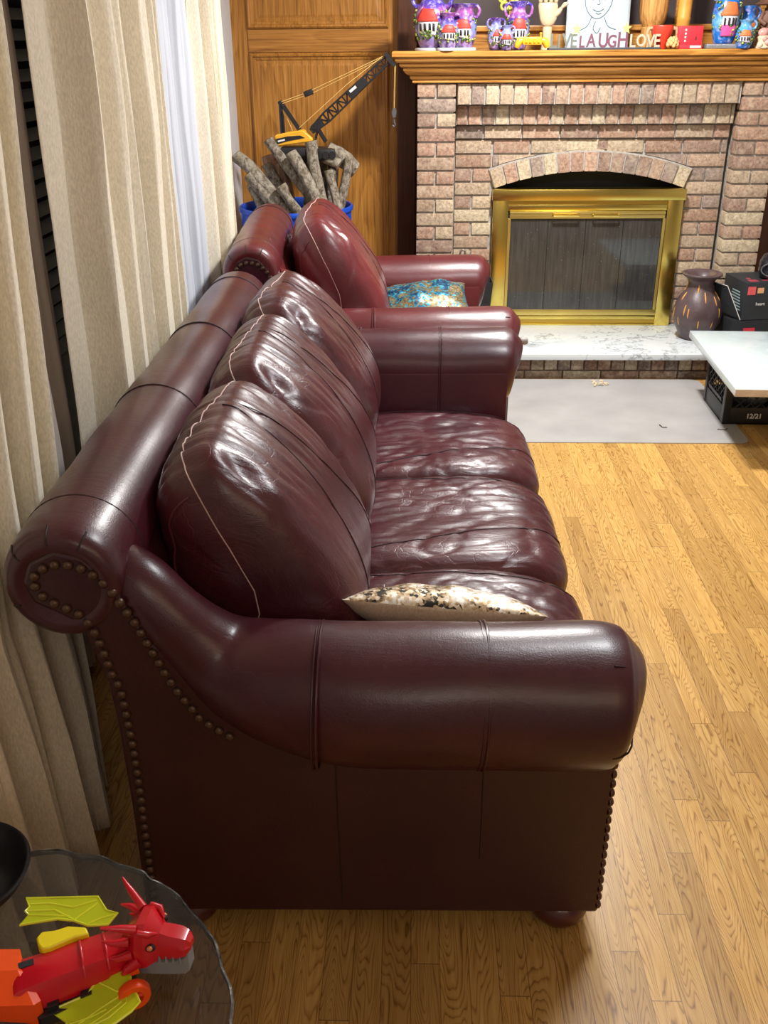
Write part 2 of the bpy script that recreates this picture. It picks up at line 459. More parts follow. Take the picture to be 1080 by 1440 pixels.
# arch of soldier bricks
b = MB(); b2 = MB(); nb = 15; a0 = math.asin(half/RA)+.012
for i in range(nb):
    t0 = -a0+2*a0*i/nb+.0028; t1 = -a0+2*a0*(i+1)/nb-.0028
    q = [(AX+FX+r*math.sin(t), ZC+r*math.cos(t)) for r, t in ((RA, t0), (RA, t1), (RE-.003, t1), (RE-.003, t0))]
    b.prism(q, -.016+random.uniform(-.002, .002), .06, 'y', col=bcol(1.05))
ar = b.build('arch', M['brick'], fp, 30)
st = [-a0+2*a0*i/30 for i in range(31)]
q = [(AX+FX+(RA+.003)*math.sin(t), ZC+(RA+.003)*math.cos(t)) for t in st]+[(AX+FX+(RE+.004)*math.sin(t), ZC+(RE+.004)*math.cos(t)) for t in st[::-1]]
MB().prism(q, -.009, .05, 'y').build('mortar', M['mortar'], ar, 0)
# corbelled courses under the mantel
for nm, z0, z1, yf, L, off in (('corbel_course', 1.245, 1.345, 5.085, .0675, 0), ('corbel_course', 1.15, 1.245, 5.148, .0675, .01), ('corbel_course', 1.083, 1.15, 5.184, .19, .05)):
    b = MB(); x = .197-off
    while x < 1.558:
        a, c = max(x, .197), min(x+L, 1.558)
        if c-a > .02: brick(b, a, c, z0, z1, yf, .08, .0042)
        x += L
    o = b.build(nm, M['brick'], fp, 30)
    MB().box((.197+FX, yf+.013+FY, z0+.002), (1.558+FX, .05, z1)).build('mortar', M['mortar'], o, 0)
# hearth
hb = MB(); x = -.02
while x < 1.86:
    brick(hb, x, x+.0665, .042, .110, 4.675, .06, .0035, .62); x += .0665
x = -.02
while x < 1.86:
    brick(hb, x, x+.19, -.006, .042, 4.675, .06, .0035, .62); x += .19
o = hb.build('hearth_base', M['brick'], fp, 30)
MB().box((-.02+FX, 4.682+FY, 0), (1.86+FX, 5.36+FY, .11)).build('mortar', plain('dark_mortar', srgb(92, 72, 58), .95, var=.2, nscale=60), o, 0)
MB().cbox((-.04+FX, 4.625+FY, .110), (1.88+FX, 5.22+FY, .14), .003).build('hearth_slab', M['marble'], fp, 30)
# oak mantel: mitred crown moulding under a thick shelf
def mring(o, z): return [(-.012-o+FX, 5.075-o+FY, z), (1.767+o+FX, 5.075-o+FY, z), (1.767+o+FX, 5.36+FY, z), (-.012-o+FX, 5.36+FY, z)]
prof = [(-.03, 1.345), (.004, 1.345), (.008, 1.348), (.008, 1.358), (.004, 1.360), (.014, 1.362), (.020, 1.368), (.020, 1.376), (.016, 1.378), (.030, 1.382), (.044, 1.392), (.052, 1.404), (.052, 1.412), (.046, 1.414), (.064, 1.417), (.070, 1.424), (.070, 1.432), (.064, 1.434), (.082, 1.437), (.090, 1.446), (.090, 1.454), (.084, 1.456), (.100, 1.458), (.104, 1.462), (.104, 1.480), (.100, 1.485), (.0, 1.485)]
MB().loft([mring(o, z) for o, z in prof]).build('mantel_shelf', M['mantel'], fp, 25)
# brass fire screen
BY = -.035
br = MB()
br.cbox((.392+FX, BY-.018, .790), (1.372+FX, .03, .846), .004)
br.build('brass_hood', M['brass'], fp, 30)
br = MB().cbox((.398+FX, BY, .14), (.476+FX, .02, .79), .003).cbox((1.288+FX, BY, .14), (1.366+FX, .02, .79), .003)
br.cbox((.476+FX, BY, .14), (1.288+FX, .02, .15), .002).cbox((.476+FX, BY+.006, .172), (1.288+FX, .02, .196), .003)
br.cbox((.476+FX, BY+.006, .737), (1.288+FX, .02, .768), .003)
br.build('brass_frame', M['brass'], fp, 30)
vm = NT('perforated_brass')
vo = vm.new('ShaderNodeTexVoronoi'); vo.inputs['Scale'].default_value = 110; vo.inputs['Randomness'].default_value = 0
vm.link(vm.coord(), vo.inputs['Vector'])
vm.base(vm.ramp(vo.outputs['Distance'], [(.30, (.02, .015, .005)), (.36, srgb(190, 158, 70))]), .35, .8)
for z0, z1 in ((.766, .791), (.149, .173)):
    MB().box((.476+FX, BY+.012, z0), (1.288+FX, .02, z1)).build('vent_grille', vm.m, fp, 0)
for lo, hi in (((.484+FX, BY-.012, .722), (1.28+FX, BY+.01, .736)), ((.484+FX, BY-.006, .70), (1.28+FX, BY+.01, .7215)), ((.476+FX, BY, .196), (1.288+FX, BY+.02, .226))):
    MB().cbox(lo, hi, .003).build('door_rail', M['brass_satin'], fp, 30)
gm = NT('fire_screen_glass'); v = gm.coord()
sp = gm.noise(v, 130, 2, .5); mesh_n = gm.noise(gm.coord(scale=(1, 1, .06)), 120, 2, .5)
gc = gm.mix(1.0, gm.ramp(mesh_n, [(.3, srgb(50, 50, 50)), (.7, srgb(66, 65, 63))]), gm.ramp(gm.noise(v, 5, 3), [(.3, (.75, .75, .75)), (.7, (1.15, 1.15, 1.1))]), 'MULTIPLY')
gc = gm.mix(gm.ramp(sp, [(.70, 0.0), (.78, .55)]), gc, srgb(150, 150, 146))
gm.base(gc, .05, spec=.6)
xs = [.492, .686, .8795, 1.073, 1.270]
for i in range(4):
    d = MB().box((xs[i]+.0015+FX, BY+.006, .226), (xs[i+1]-.0015+FX, BY+.012, .70)).build('glass_door', gm.m, fp, 0)
    if i in (1, 2):
        x0 = (xs[i]+.02 if i == 1 else xs[i]+.03)+FX
        hb_ = MB().tube([(x0, BY-.016, .720), (x0, BY-.03, .718), (x0+.13, BY-.03, .718), (x0+.13, BY-.016, .720)], .006, 8)
        hb_.build('handle', M['brass'], d)
MB().box((.476+FX, BY+.013, .196), (1.288+FX, .018, .74)).build('screen_backing', M['backing_black'], fp, 0)
for xa in (.476, 1.270): MB().cbox((xa+FX, BY-.002, .226), (xa+.016+FX, BY+.014, .70), .002).build('door_stile', M['brass_satin'], fp, 0)

# ------------------------------------------------------------------ leather seating
BACK_PROF = [(-.33, .452), (-.385, .52), (-.425, .64), (-.445, .74), (-.452, .82), (-.415, .885), (-.345, .912), (-.275, .875), (-.20, .80), (-.13, .705), (-.088, .62), (-.078, .55), (-.10, .485), (-.16, .448), (-.25, .44)]
SEAT_PROF = [(-.30, .31), (-.315, .36), (-.27, .405), (-.10, .432), (.10, .443), (.26, .437), (.345, .412), (.390, .365), (.384, .30), (.345, .262), (.22, .25), (0, .25)]
def resample(pts, n):
    pts = pts+[pts[0]]; L = [0]
    for a, b in zip(pts, pts[1:]): L.append(L[-1]+(b-a).length)
    out = []; j = 0
    for i in range(n):
        t = L[-1]*i/n
        while L[j+1] < t: j += 1
        out.append(pts[j].lerp(pts[j+1], (t-L[j])/max(1e-9, L[j+1]-L[j])))
    return out
def ridged(p, sharp=3.0, width=2.6):
    return max(0.0, 1-abs(noise.noise(p))*width)**sharp
def cushion(kind, y0, y1, seed, root, mat, p_lo=9, p_hi=9, up=1.0, seams=True):
    prof = BACK_PROF if kind == 'back' else SEAT_PROF
    pp = [Vector((x, 0, .45+(z-.45)*(up if kind == 'back' else 1))) for x, z in prof]
    NS = 128; ring = resample(catmull(pp, 10, True), NS)
    nrm = []
    for i in range(NS):
        d = ring[(i+1) % NS]-ring[i-1]; nrm.append(Vector((-d.z, 0, d.x)).normalized())
    cen = Vector((-.26, 0, .45+.19*up)) if kind == 'back' else Vector((.04, 0, .345))
    if (ring[0]-cen).dot(nrm[0]) < 0: nrm = [-q for q in nrm]
    crest = max(range(NS), key=lambda i: ring[i].z-.0*ring[i].x)
    front = max(range(NS), key=lambda i: ring[i].x); bot = min(range(NS), key=lambda i: ring[i].z)
    yc, hl = (y0+y1)/2, (y1-y0)/2
    FS = 1 if ((front-crest) % NS) < NS/2 else -1
    def P(s, u, lift=0.0):
        s = s % NS; i = int(s); f = s-i
        q = ring[i].lerp(ring[(i+1) % NS], f); nn = nrm[i].lerp(nrm[(i+1) % NS], f)
        p = p_lo if u < 0 else p_hi; au = min(.9995, abs(u))
        k = (1-au**p)**(.42 if kind == 'back' else .30)
        k = max(k, .02)
        y = yc+u*hl
        v = cen+(q-cen)*k
        if kind == 'back':
            ds = min(abs(s-crest), NS-abs(s-crest))/NS
            m = math.exp(-(ds/.16)**2)
            w = noise.noise(Vector((s*.03+seed, y*5, seed*3.1)))*.5
            dis = -.0065*ridged(Vector((y*17+w*2.2, s*.035+seed, seed*2.3)), 2.2)*m
            dis += -.0045*ridged(Vector((y*31+w*2, s*.05, seed*7.7)), 2.0)*math.exp(-(ds/.26)**2)
            dis += -.012*ridged(Vector((y*8+seed, s*.09+w, 4.4)), 3.0)*(au**3)*.9
            dis += .010*noise.noise(Vector((y*4, s*.04, seed)))
            sd = (s-crest)*FS
            dis -= .016*math.exp(-((sd-7+18*(u+.74))/4.5)**2-((u+.74)/.07)**2)
            dis += .007*math.exp(-((sd-12+18*(u+.74))/4.5)**2-((u+.74)/.08)**2)
        else:
            top = max(0.0, min(1.0, (v.z-.34)/.06))
            w1 = noise.noise(Vector((v.x*5, y*5, seed)))
            w2 = noise.noise(Vector((v.x*5, y*5, seed+9)))
            dis = -.0048*ridged(Vector((v.x*9+w1*1.3, y*10+w2*1.3, seed*1.7)), 3.0, 3.2)*top
            dis += -.0035*ridged(Vector((v.x*6+y*14+w2, y*16-v.x*5+w1, seed*2.9)), 2.5, 2.8)*top
            dis += .008*noise.noise(Vector((v.x*5, y*5, seed)))*top
            dis -= .010*math.exp(-((v.x-.02)/.2)**2-(u/.5)**2)*top
        if kind == 'back': dis *= 1-.65*math.exp(-(ds/.025)**2)
        v = v+nn*(dis*k+lift)
        return Vector((v.x, y, v.z))
    NU = 96; us = []
    for j in range(NU+1):
        t = -1+2*j/NU; us.append(math.copysign(1-(1-abs(t))**1.7, t))
    b = MB().loft([[P(i, u) for i in range(NS)] for u in us])
    o = b.build('back_cushion' if kind == 'back' else 'seat_cushion', mat, root, 60)
    def seam(path, r, m, nm='seam', lift=.0008):
        MB().tube([P(s, u, lift) for s, u in path], r, 6).build(nm, m, o)
    if kind == 'back':
        us2 = [-.97+1.94*i/70 for i in range(71)]
        pth = [(crest-3+2*math.sin(u*3), u) for u in us2][::-1]
        pth += [(crest-3, -.985), (crest-3, -.9995), (bot+8, -.9995), (bot+8, -.97), (bot+8, -.93)]
        seam(pth, .0013, M['seam_pale'], 'crest_seam')
        sg = FS
        nb = int((bot-crest)*-sg % NS)
        seam([(crest-sg*(6+(nb-2)*t), -.90+.03*math.sin(PI*t)) for t in [i/40 for i in range(41)]], .0022, M['welt'], 'piping')
        dist = (front-crest)*sg % NS
        for u0, u1, k1 in ((.12, .86, 1.25), (.02, -.62, 1.35)):
            n = 40
            seam([(crest+sg*dist*k1*t, u0+(u1-u0)*t**1.4) for t in [i/n for i in range(n+1)]], .0011, M['seam_dark'])
    else:
        sg = 1 if ((front-crest) % NS) < NS/2 else -1
        fr_ = front
        # V-shaped darts running back from the front corners
        back_i = min(range(NS), key=lambda i: abs(ring[i].x+.22)+(0 if ring[i].z > .36 else 9))
        n = 40
        for u0, u1 in ((-.12, -.9), (.72, .86)):
            d = (fr_-back_i)*sg % NS
            seam([(back_i+sg*d*t, u1+(u0-u1)*t**.9) for t in [i/n for i in range(n+1)]], .0015, M['seam_dark'])
    return o

ARM_PATH = [(-.545, .095, .752, .030), (-.492, .080, .757, .044), (-.444, .058, .738, .052), (-.400, .050, .690, .056), (-.362, .053, .643, .064), (-.325, .056, .604, .076), (-.280, .052, .578, .092), (-.215, .040, .560, .107), (-.12, .026, .548, .119),
            (.0, .023, .545, .122), (.2, .023, .545, .122), (.293, .023, .545, .122), (.323, .023, .545, .119), (.338, .023, .544, .111), (.347, .023, .543, .096), (.3505, .023, .542, .07)]
NAIL_LOW = [(-.586,.766),(-.579,.75),(-.565,.737),(-.548,.729),(-.532,.72),(-.517,.71),(-.508,.691),(-.502,.673),(-.498,.655),(-.494,.639),(-.491,.622),(-.488,.603),(-.481,.586),(-.478,.569),(-.475,.55),(-.475,.53),(-.473,.494),(-.472,.475),(-.471,.438),(-.471,.379),(-.471,.343),(-.472,.307),(-.473,.267),(-.473,.225),(-.474,.183),(-.475,.09)]
NAIL_UP = [(-.584,.784),(-.57,.797),(-.553,.804),(-.535,.804),(-.517,.802),(-.5,.792),(-.487,.781),(-.474,.766),(-.465,.75),(-.457,.733),(-.448,.717),(-.439,.70),(-.432,.683),(-.425,.666),(-.418,.648),(-.412,.632),(-.405,.616),(-.399,.598),(-.391,.582),(-.383,.565),(-.374,.549),(-.364,.534),(-.356,.517),(-.344,.505),(-.325,.489),(-.30,.472)]
def spaced(pl, step):
    pl = [Vector((a, 0, c)) for a, c in pl]; out = [pl[0]]; acc = 0
    for a, b in zip(pl, pl[1:]):
        L = (b-a).length; t = step-acc
        while t <= L:
            out.append(a.lerp(b, t/L)); t += step
        acc = (acc+L) % step
    return out
nail_mesh = None
def nail(root, p, axis):
    global nail_mesh
    if nail_mesh is None:
        o = MB().lathe([(.0086, -.002), (.0084, .001), (.0072, .0038), (.0045, .0058), (.0012, .0066)], 14).build('nail_head', M['nail'], root, 60)
        nail_mesh = o.data
    else:
        o = bpy.data.objects.new('nail_head', nail_mesh); COL.objects.link(o); o.parent = root
    o.location = p
    o.rotation_euler = {'-y': (R(90), 0, 0), '+x': (0, R(90), 0)}[axis]
    return o

def seating(root, L, n, mat, side_mat, arm_mat, up=1.0, nails=1, RX=-.545, RZ=.765):
    mir = lambda y, s: y if s == 0 else L-y
    for s in (0, 1):
        pth = catmull([Vector((x, mir(y, s), z)).to_4d() for x, y, z, r in ARM_PATH], 6)
        rs = catmull([Vector((r, 0, 0)) for *_, r in ARM_PATH], 6)
        b = MB()
        pts = [Vector(p[:3])+Vector((.016*s, 0, 0)) for p in pth]; rr = [q.x for q in rs]
        # slight hand-stuffed unevenness
        vb = MB().tube(pts, rr, 40, up=(0, 1, 0))
        vb.v = [(x+.003*noise.noise(Vector((x*7, y*7, z*7+s))), y+.004*noise.noise(Vector((x*6+3, y*6, z*6))), z+.004*noise.noise(Vector((x*6, y*6+5, z*6)))) for x, y, z in vb.v]
        arm = vb.build('arm', arm_mat, root, 60)
        if s == 0:
            for a_ in (R(-62), R(-18), R(22), R(58)):      # pleats where the roll turns onto its front
                MB().tube([Vector((x, .023-r_*math.cos(a_), .545+r_*math.sin(a_))) for x, r_ in ((.313, .1212), (.328, .1178), (.340, .1095), (.347, .098), (.351, .08))], .0017, 6).build('pleat', M['seam_dark'], arm)
        # stitched welts round the roll
        for xw in (-.155, .113):
            wp = [(xw, mir(.1455, s), .42), (xw, mir(.1455, s), .52)]
            for k in range(25):
                a = R(2+k*252/24)
                wp.append((xw+.004*math.sin(a), mir(.023+.1222*math.cos(a), s), .545+.1222*math.sin(a)))
            w_ = MB()
            w_.tube([Vector(p)+Vector((.0035, 0, 0)) for p in wp], .0027, 6).tube([Vector(p)-Vector((.0035, 0, 0)) for p in wp], .0020, 6)
            w_.build('welt', arm_mat, arm)
        # inner arm upholstery and front post
        ya, yb = sorted((mir(.03, s), mir(.1458, s)))
        o = MB().cbox((-.42, ya, .07), (.335, yb, .550), .005).build('inner_arm', arm_mat, root, 50)
        # outside panel with the shaped back end
        poly = [(.346, .068), (.346, .46), (.30, .50), (-.25, .52), (-.415, .66), (-.470, .775), (-.505, .815), (-.55, .827), (-.592, .806), (-.606, .77), (-.594, .735), (-.553, .712), (-.525, .693), (-.511, .64), (-.497, .585), (-.492, .5), (-.490, .3), (-.493, .068)]
        y0, y1 = sorted((mir(0, s), mir(.07, s)))
        if nails == 2: poly = [(x-.04*max(0, min(1, (z-.5)/.2))*(x < -.44), z+.035*max(0, min(1, (z-.5)/.2))*(x < -.44)) for x, z in poly]
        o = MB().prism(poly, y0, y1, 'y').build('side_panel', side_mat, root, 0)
        bv = o.modifiers.new('edge', 'BEVEL'); bv.width = .006; bv.segments = 2; bv.limit_method = 'ANGLE'; bv.angle_limit = R(40)
        ys = mir(-.0005, s)
        for x0, x1, zb in ((-.130, -.126, .09), (.122, .123, .20)): MB().tube([(x0, ys, .42), (x0+.001, ys, .3), (x1, ys, zb)], .0014, 6).build('panel_seam', M['seam_dark'], o)
    # back: long roll, inclined back body
    ys = [.004, -.003, -.004, .002, .016, .04, .08]; rs = [.055, .066, .078, .088, .095, .099, .1]
    N = 40
    yy = ys+[.10+(L-.2)*i/N for i in range(1, N)]+[L-y for y in ys[::-1]]
    rr = rs+[.1+.0015*math.sin(i*.9) for i in range(1, N)]+rs[::-1]
    vb = MB().loft([[(RX+r_*math.cos(2*PI*k/40), y, RZ+.004*math.sin(y*3)+r_*math.sin(2*PI*k/40)) for k in range(40)] for y, r_ in zip(yy, rr)])
    roll = vb.build('back_roll', arm_mat, root, 60)
    sy = [.12]+[.143+(L-.286)*i/n for i in range(1, n)]+[L-.12] if n > 1 else [.12, L-.12]
    for y in sy:
        MB().tube([(RX+(.1003)*math.cos(a), y, RZ+.004*math.sin(y*3)+(.1003)*math.sin(a)) for a in [R(-10+k*200/24) for k in range(25)]], .0016, 6).build('roll_seam', M['seam_dark'], roll)
    # gathered pleats at the roll's near end
    for a in (R(62), R(98), R(140), R(205)):
        MB().tube([(RX+r*math.cos(a), y, RZ+r*math.sin(a)) for y, r in ((-.0045, .074), (-.002, .0835), (.008, .0915), (.02, .0965))], .0018, 6).build('pleat', M['seam_dark'], roll)
    MB().prism([(-.478, .07), (-.478, .5), (-.50, .60), (RX, RZ-.065), (RX+.02, RZ+.03), (RX+.09, RZ+.03), (-.43, .70), (-.38, .45), (-.36, .07)], .05, L-.05, 'y').build('back', mat, root, 30)
    MB().cbox((-.38, .10, .10), (.325, L-.10, .262), .012).build('seat_base', mat, root, 30)
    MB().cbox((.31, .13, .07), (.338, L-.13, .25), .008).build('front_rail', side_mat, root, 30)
    y0, y1 = .142, L-.142; W = (y1-y0)/n
    for i in range(n):
        a, c = y0+i*W, y0+(i+1)*W
        cushion('seat', a-.004, c+.004, 3.3+i*5.1+L, root, mat, 9, 9)
        cushion('back', a-.012 if i else a+.012, c+.012 if i < n-1 else c-.005, 1.7+i*4.3+L, root, mat, 8 if i == 0 else 6.5, 6.5, up)
    # bun feet
    for x, y in ((.285, .058), (.285, L-.058), (-.42, .06), (-.42, L-.06)):
        MB().lathe([(.030, 0), (.038, .004), (.052, .022), (.055, .036), (.050, .05), (.044, .056), (.047, .062), (.047, .075)], 24).build('foot', M['foot'], root, 50, loc=(x, y, 0))
    # antique nail trim
    if nails:
        seq = spaced(NAIL_UP, .0205)+spaced(NAIL_LOW, .0205)
        if nails == 2: seq = [Vector((q.x-.04, 0, q.z+.035)) for q in seq if q.z > .68]
        for q in seq: nail(root, (q.x, -.001, q.z), '-y')
        if nails == 1:
            for k in range(17): nail(root, (.345, .006, .085+k*.0205), '+x')

sofa = thing('sofa', 'long three-seat burgundy leather sofa with rolled arms and nail trim', 'sofa', (0, 1.29, 0), R(1.0))
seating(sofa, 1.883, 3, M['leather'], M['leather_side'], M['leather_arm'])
chair = thing('armchair', 'burgundy leather armchair with one wide cushion, behind the sofa by the hearth', 'armchair', (.004, 3.40, 0), R(3.6))
seating(chair, .998, 1, M['leather_red'], M['leather_side'], M['leather_chair_arm'], 1.10, 2, -.577, .800)
MB().lathe([(.012, 0), (.014, .004), (.014, .022), (.010, .028)], 16).build('knob', plain('grey_knob', srgb(150, 145, 140), .5), chair, loc=(.385, .045, .535), rot=(0, R(90), 0))

# ------------------------------------------------------------------ pillows
def pillow(name, label, W, D, H, mats, loc, rot, seed):
    """puffed cushion: sequin face on top, plain fabric underneath, one mesh per side"""
    root = thing(name, label, 'pillow', loc, rot=rot)
    N = 44
    def grid(sign):
        vs = []; fs = []
        for i in range(N+1):
            for j in range(N+1):
                a = -1+2*i/N; c = -1+2*j/N
                a_, c_ = math.sin(a*PI/2), math.sin(c*PI/2)
                e = max(0, (1-abs(a_)**2.4)*(1-abs(c_)**2.4))**.55
                x = W/2*a_*(1-.07*(1-c_*c_)); y = D/2*c_*(1-.07*(1-a_*a_))
                n_ = noise.noise(Vector((x*14, y*14, seed+sign)))
                z = sign*(H/2)*e*(1+.22*n_)+.006*noise.noise(Vector((x*30, y*30, seed)))*e
                vs.append((x, y, z))
        for i in range(N):
            for j in range(N):
                q = i*(N+1)+j; f = (q, q+N+1, q+N+2, q+1)
                fs.append(f if sign > 0 else f[::-1])
        return MB().add(vs, fs)
    grid(1).build('sequin_face', mats[0], root, 80, recalc=False)
    grid(-1).build('fabric_back', mats[1], root, 80, recalc=False)
    return root
sq1 = sequin('cream_black_sequins', [(.30, (.01, .009, .007)), (.38, (.02, .018, .012)), (.44, srgb(168, 140, 100)), (.52, srgb(205, 188, 160)), (.62, srgb(236, 232, 224))], 150)
sq2 = sequin('teal_gold_sequins', [(.36, srgb(8, 48, 80)), (.44, srgb(16, 96, 130)), (.48, srgb(60, 160, 176)), (.51, srgb(84, 68, 42)), (.6, srgb(120, 104, 68)), (.75, srgb(150, 138, 112))], 110)
beige = fabric('beige_cloth', srgb(206, 186, 162), 300); teal = fabric('teal_satin', srgb(16, 84, 120), 300)
pillow('sequin_pillow', 'cream and black sequin pillow with beige back, lying against the near sofa arm', .365, .25, .105, (sq1, beige), (.057, 1.560, .548), (R(-37), R(3), R(-3)), 2.2)
pillow('sequin_pillow', 'blue and gold sequin pillow lying on the armchair seat', .385, .31, .155, (sq2, teal), (.030, 3.90, .56), (R(14), R(-5), R(4)), 5.4)

# ------------------------------------------------------------------ curtains and blind
def curtain(name, label, y0, y1, x, z0, z1, folds, amp, seed, mat, flare=0.0, lean=(0, 0), hem=.0, group=None, cat='curtain', edge=None):
    NY, NZ = int(folds*22), 46
    vs = []; fs = []
    for i in range(NY+1):
        t = i/NY
        ph = 2*PI*folds*t+1.6*noise.noise(Vector((t*folds*.7, seed, 0)))+seed
        am = amp*(1+.45*noise.noise(Vector((t*folds*.9, seed, 7))))
        hz = z0+hem*(.5+.5*math.sin(ph*.5+seed))
        for k in range(NZ+1):
            s = k/NZ; z = z1+(hz-z1)*s
            sw = ph+.55*noise.noise(Vector((t*folds*.6, z*.9, seed)))
            f = 2.1*abs(math.sin(sw/2))**.75-1.15+.16*math.sin(2.7*sw+seed)+.10*math.sin(5.1*sw+2*seed)
            if edge is not None:
                q_ = min(1, t/.09); q_ = q_*q_*(3-2*q_); f = f*q_+edge*(1-q_)
            dn = s**1.2
            xx = x+am*f*(.75+.45*s)+flare*max(0, (.58-z)/.58)+.008*noise.noise(Vector((t*9, z*3, seed+3)))
            if z < 1.35 and y0 < 3.5 and amp > .03:      # the sofa roll presses the folds back
                lim = -.705+max(0, (.60-z))*.16; q_ = max(0, min(1, (1.35-z)/.45)); q_ = q_*q_*(3-2*q_)
                if xx > lim: xx = xx+(lim+.35*0-xx)*q_*.92
            yy = y0+(y1-y0)*t+am*.35*math.cos(sw)+(lean[0]*(1-t)+lean[1]*t)*dn
            vs.append((xx, yy, z))
    for i in range(NY):
        for k in range(NZ):
            q = i*(NZ+1)+k; fs.append((q, q+1, q+NZ+2, q+NZ+1))
    o = MB().add(vs, fs).build(name, mat, None, 80, recalc=False)
    md = o.modifiers.new('thick', 'SOLIDIFY'); md.thickness = .002
    return tag(o, label, cat, group)
DG = 'cream drapes at the window'
curtain('drape', 'cream woven drape nearest the camera, hanging beside the glass table', 1.0, 1.93, -.745, .02, 2.36, 6.0, .048, 1.3, M['cream'], .05, (0, -.30), .03, DG)
curtain('drape', 'wide cream woven drape hanging behind the sofa back, left of the white sheer', 2.20, 3.02, -.750, .03, 2.36, 5.6, .050, 4.1, M['cream'], .09, (-.05, -.02), .05, DG, edge=-1.0)
curtain('drape', 'narrow cream woven drape hanging between the white sheer and the log drum', 3.80, 4.24, -.785, .02, 2.36, 4.2, .028, 2.4, M['cream'], .0, (0, -.05), .02, DG, edge=-.8)
curtain('sheer_curtain', 'white sheer curtain hanging between two cream drapes behind the sofa', 3.06, 3.90, -.815, .03, 2.34, 6.0, .020, 3.7, M['sheer'], 0, (0, 0), .01)
curtain('sheer_curtain', 'shaded grey sheer curtain beside the nearest drape and the dark blind', 1.75, 2.275, -.868, .03, 2.34, 3.4, .016, .6, M['sheer_shaded'], 0, (0, -.02), .01)
bl = thing('window_blind', 'slatted window blind glimpsed dark between the two nearest cream drapes', 'blind', (-.935, 2.9, 0))
sl = None
for k in range(40):
    z = .50+k*.0435
    if sl is None:
        sl = MB().prism([(-.011, .012), (.011, -.013), (.0125, -.012), (-.0095, .013)], -.85, .85, 'y').build('slat', M['slat'], bl, 0); sl.location = (0, 0, z)
    else:
        o = sl.copy(); COL.objects.link(o); o.location = (0, 0, z)
MB().tube([(.021, -.28, .48), (.021, -.28, 2.3)], .0016, 6).build('cord', M['black_matte'], bl)
MB().cbox((-.025, -.85, 2.25), (.025, .85, 2.31), .004).build('head_rail', M['slat'], bl)

# ------------------------------------------------------------------ mat, slab table, crate
def rrect(x0, x1, y0, y1, r, n=6):
    out = []
    for cx, cy, a0 in ((x1-r, y1-r, 0), (x0+r, y1-r, 90), (x0+r, y0+r, 180), (x1-r, y0+r, 270)):
        out += [(cx+r*math.cos(R(a0+90*i/n)), cy+r*math.sin(R(a0+90*i/n))) for i in range(n+1)]
    return out
mm = NT('frosted_mat'); v = mm.coord()
mm.base(mm.ramp(mm.noise(v, 5, 4), [(.3, srgb(166, 163, 162)), (.7, srgb(182, 180, 178))]), .45)
mm.b.inputs['Alpha'].default_value = .86; mm.bump(mm.noise(v, 220, 2), .15, .002)
o = MB().prism(rrect(.12, 1.41, 3.805, 4.655, .05), .0005, .0035, 'z').build('floor_mat', mm.m, None, 30)
tag(o, 'frosted clear plastic floor mat lying in front of the hearth', 'mat')
tb = thing('coffee_table_slab', 'white quartz slab table top resting on a black crate', 'table top', (1.237, 3.59, .281), R(-2.5))
b = MB().cbox((0, 0, 0), (1.1, .848, .030), .002)
for i, f in enumerate(b.f):
    ys = [b.v[j][1] for j in f]
    b.mi[i] = 1 if max(ys) < .004 else 0
b.build('slab', [M['quartz'], M['raw_edge']], tb, 30)
def crate(label, loc, rz):
    r = thing('milk_crate', label, 'crate', loc, rz)
    S = .33; Hh = .28; t = .012
    b = MB()
    for x0, y0, x1, y1 in ((0, 0, S, t), (0, S-t, S, S), (0, 0, t, S), (S-t, 0, S, S)):
        b.cbox((x0, y0, .0), (x1, y1, .075), .002).cbox((x0, y0, .245), (x1, y1, Hh), .002)
    for x in (0, S-.03):
        for y in (0, S-.03): b.cbox((x-.003 if x == 0 else x, y-.003 if y == 0 else y, 0), (x+.03, y+.03, Hh), .004)
    b.box((0, 0, 0), (S, S, .01))
    for side in range(4):
        def W(u, z): return {0: (u, .005, z), 1: (u, S-.005, z), 2: (.005, u, z), 3: (S-.005, u, z)}[side]
        z0, z1 = .072, .248; h = z1-z0
        for k in range(-4, 9):
            for sg in (1, -1):
                u0 = k*.045; pts = []
                for i in range(13):
                    zz = z0+h*i/12; uu = u0+h*i/12 if sg > 0 else u0+h-h*i/12
                    if .028 <= uu <= S-.028: pts.append(W(uu, zz))
                if len(pts) > 1: b.tube(pts, .0032, 5)
    b.build('basket', M['black'], r, 30)
    for z in (.0,):
        b2 = MB().cbox((-.002, .06, .086), (.0, .27, .100), .0008)
        b2.build('rim_label', plain('grey_label', srgb(96, 96, 104), .5), r, 0)
    text_mesh('date_text', '12/21', .030, M['white_ink'], r, (.098, -.0012, .028), (R(90), 0, 0), .0008, 'white date lettering on the crate band', 1.0, .0008)
    return r
crate('black plastic lattice crate lettered 12/21 in white, standing under the quartz slab', (1.352, 4.030, .0035), R(-1))
cb = MB()
rs = []
for i in range(15):
    a = -PI/2+PI*i/14
    rs.append([(1.515+math.cos(a)*.10*math.cos(q)*(1+.3*noise.noise(Vector((math.cos(q)*2, math.sin(q)*2, a*2)))), 4.19+math.cos(a)*.10*math.sin(q)*(1+.3*noise.noise(Vector((math.cos(q)*2, a*2, math.sin(q)*2)))), .12+.09*math.sin(a)+.012*noise.noise(Vector((q*3, a*4, 1)))*math.cos(a)) for q in [2*PI*k/28 for k in range(28)]])
o = cb.loft(rs).build('plastic_bag', plain('grey_plastic_bag', srgb(140, 140, 142), .4), None, 20)
tag(o, 'crumpled grey plastic bag inside the black lattice crate', 'bag')

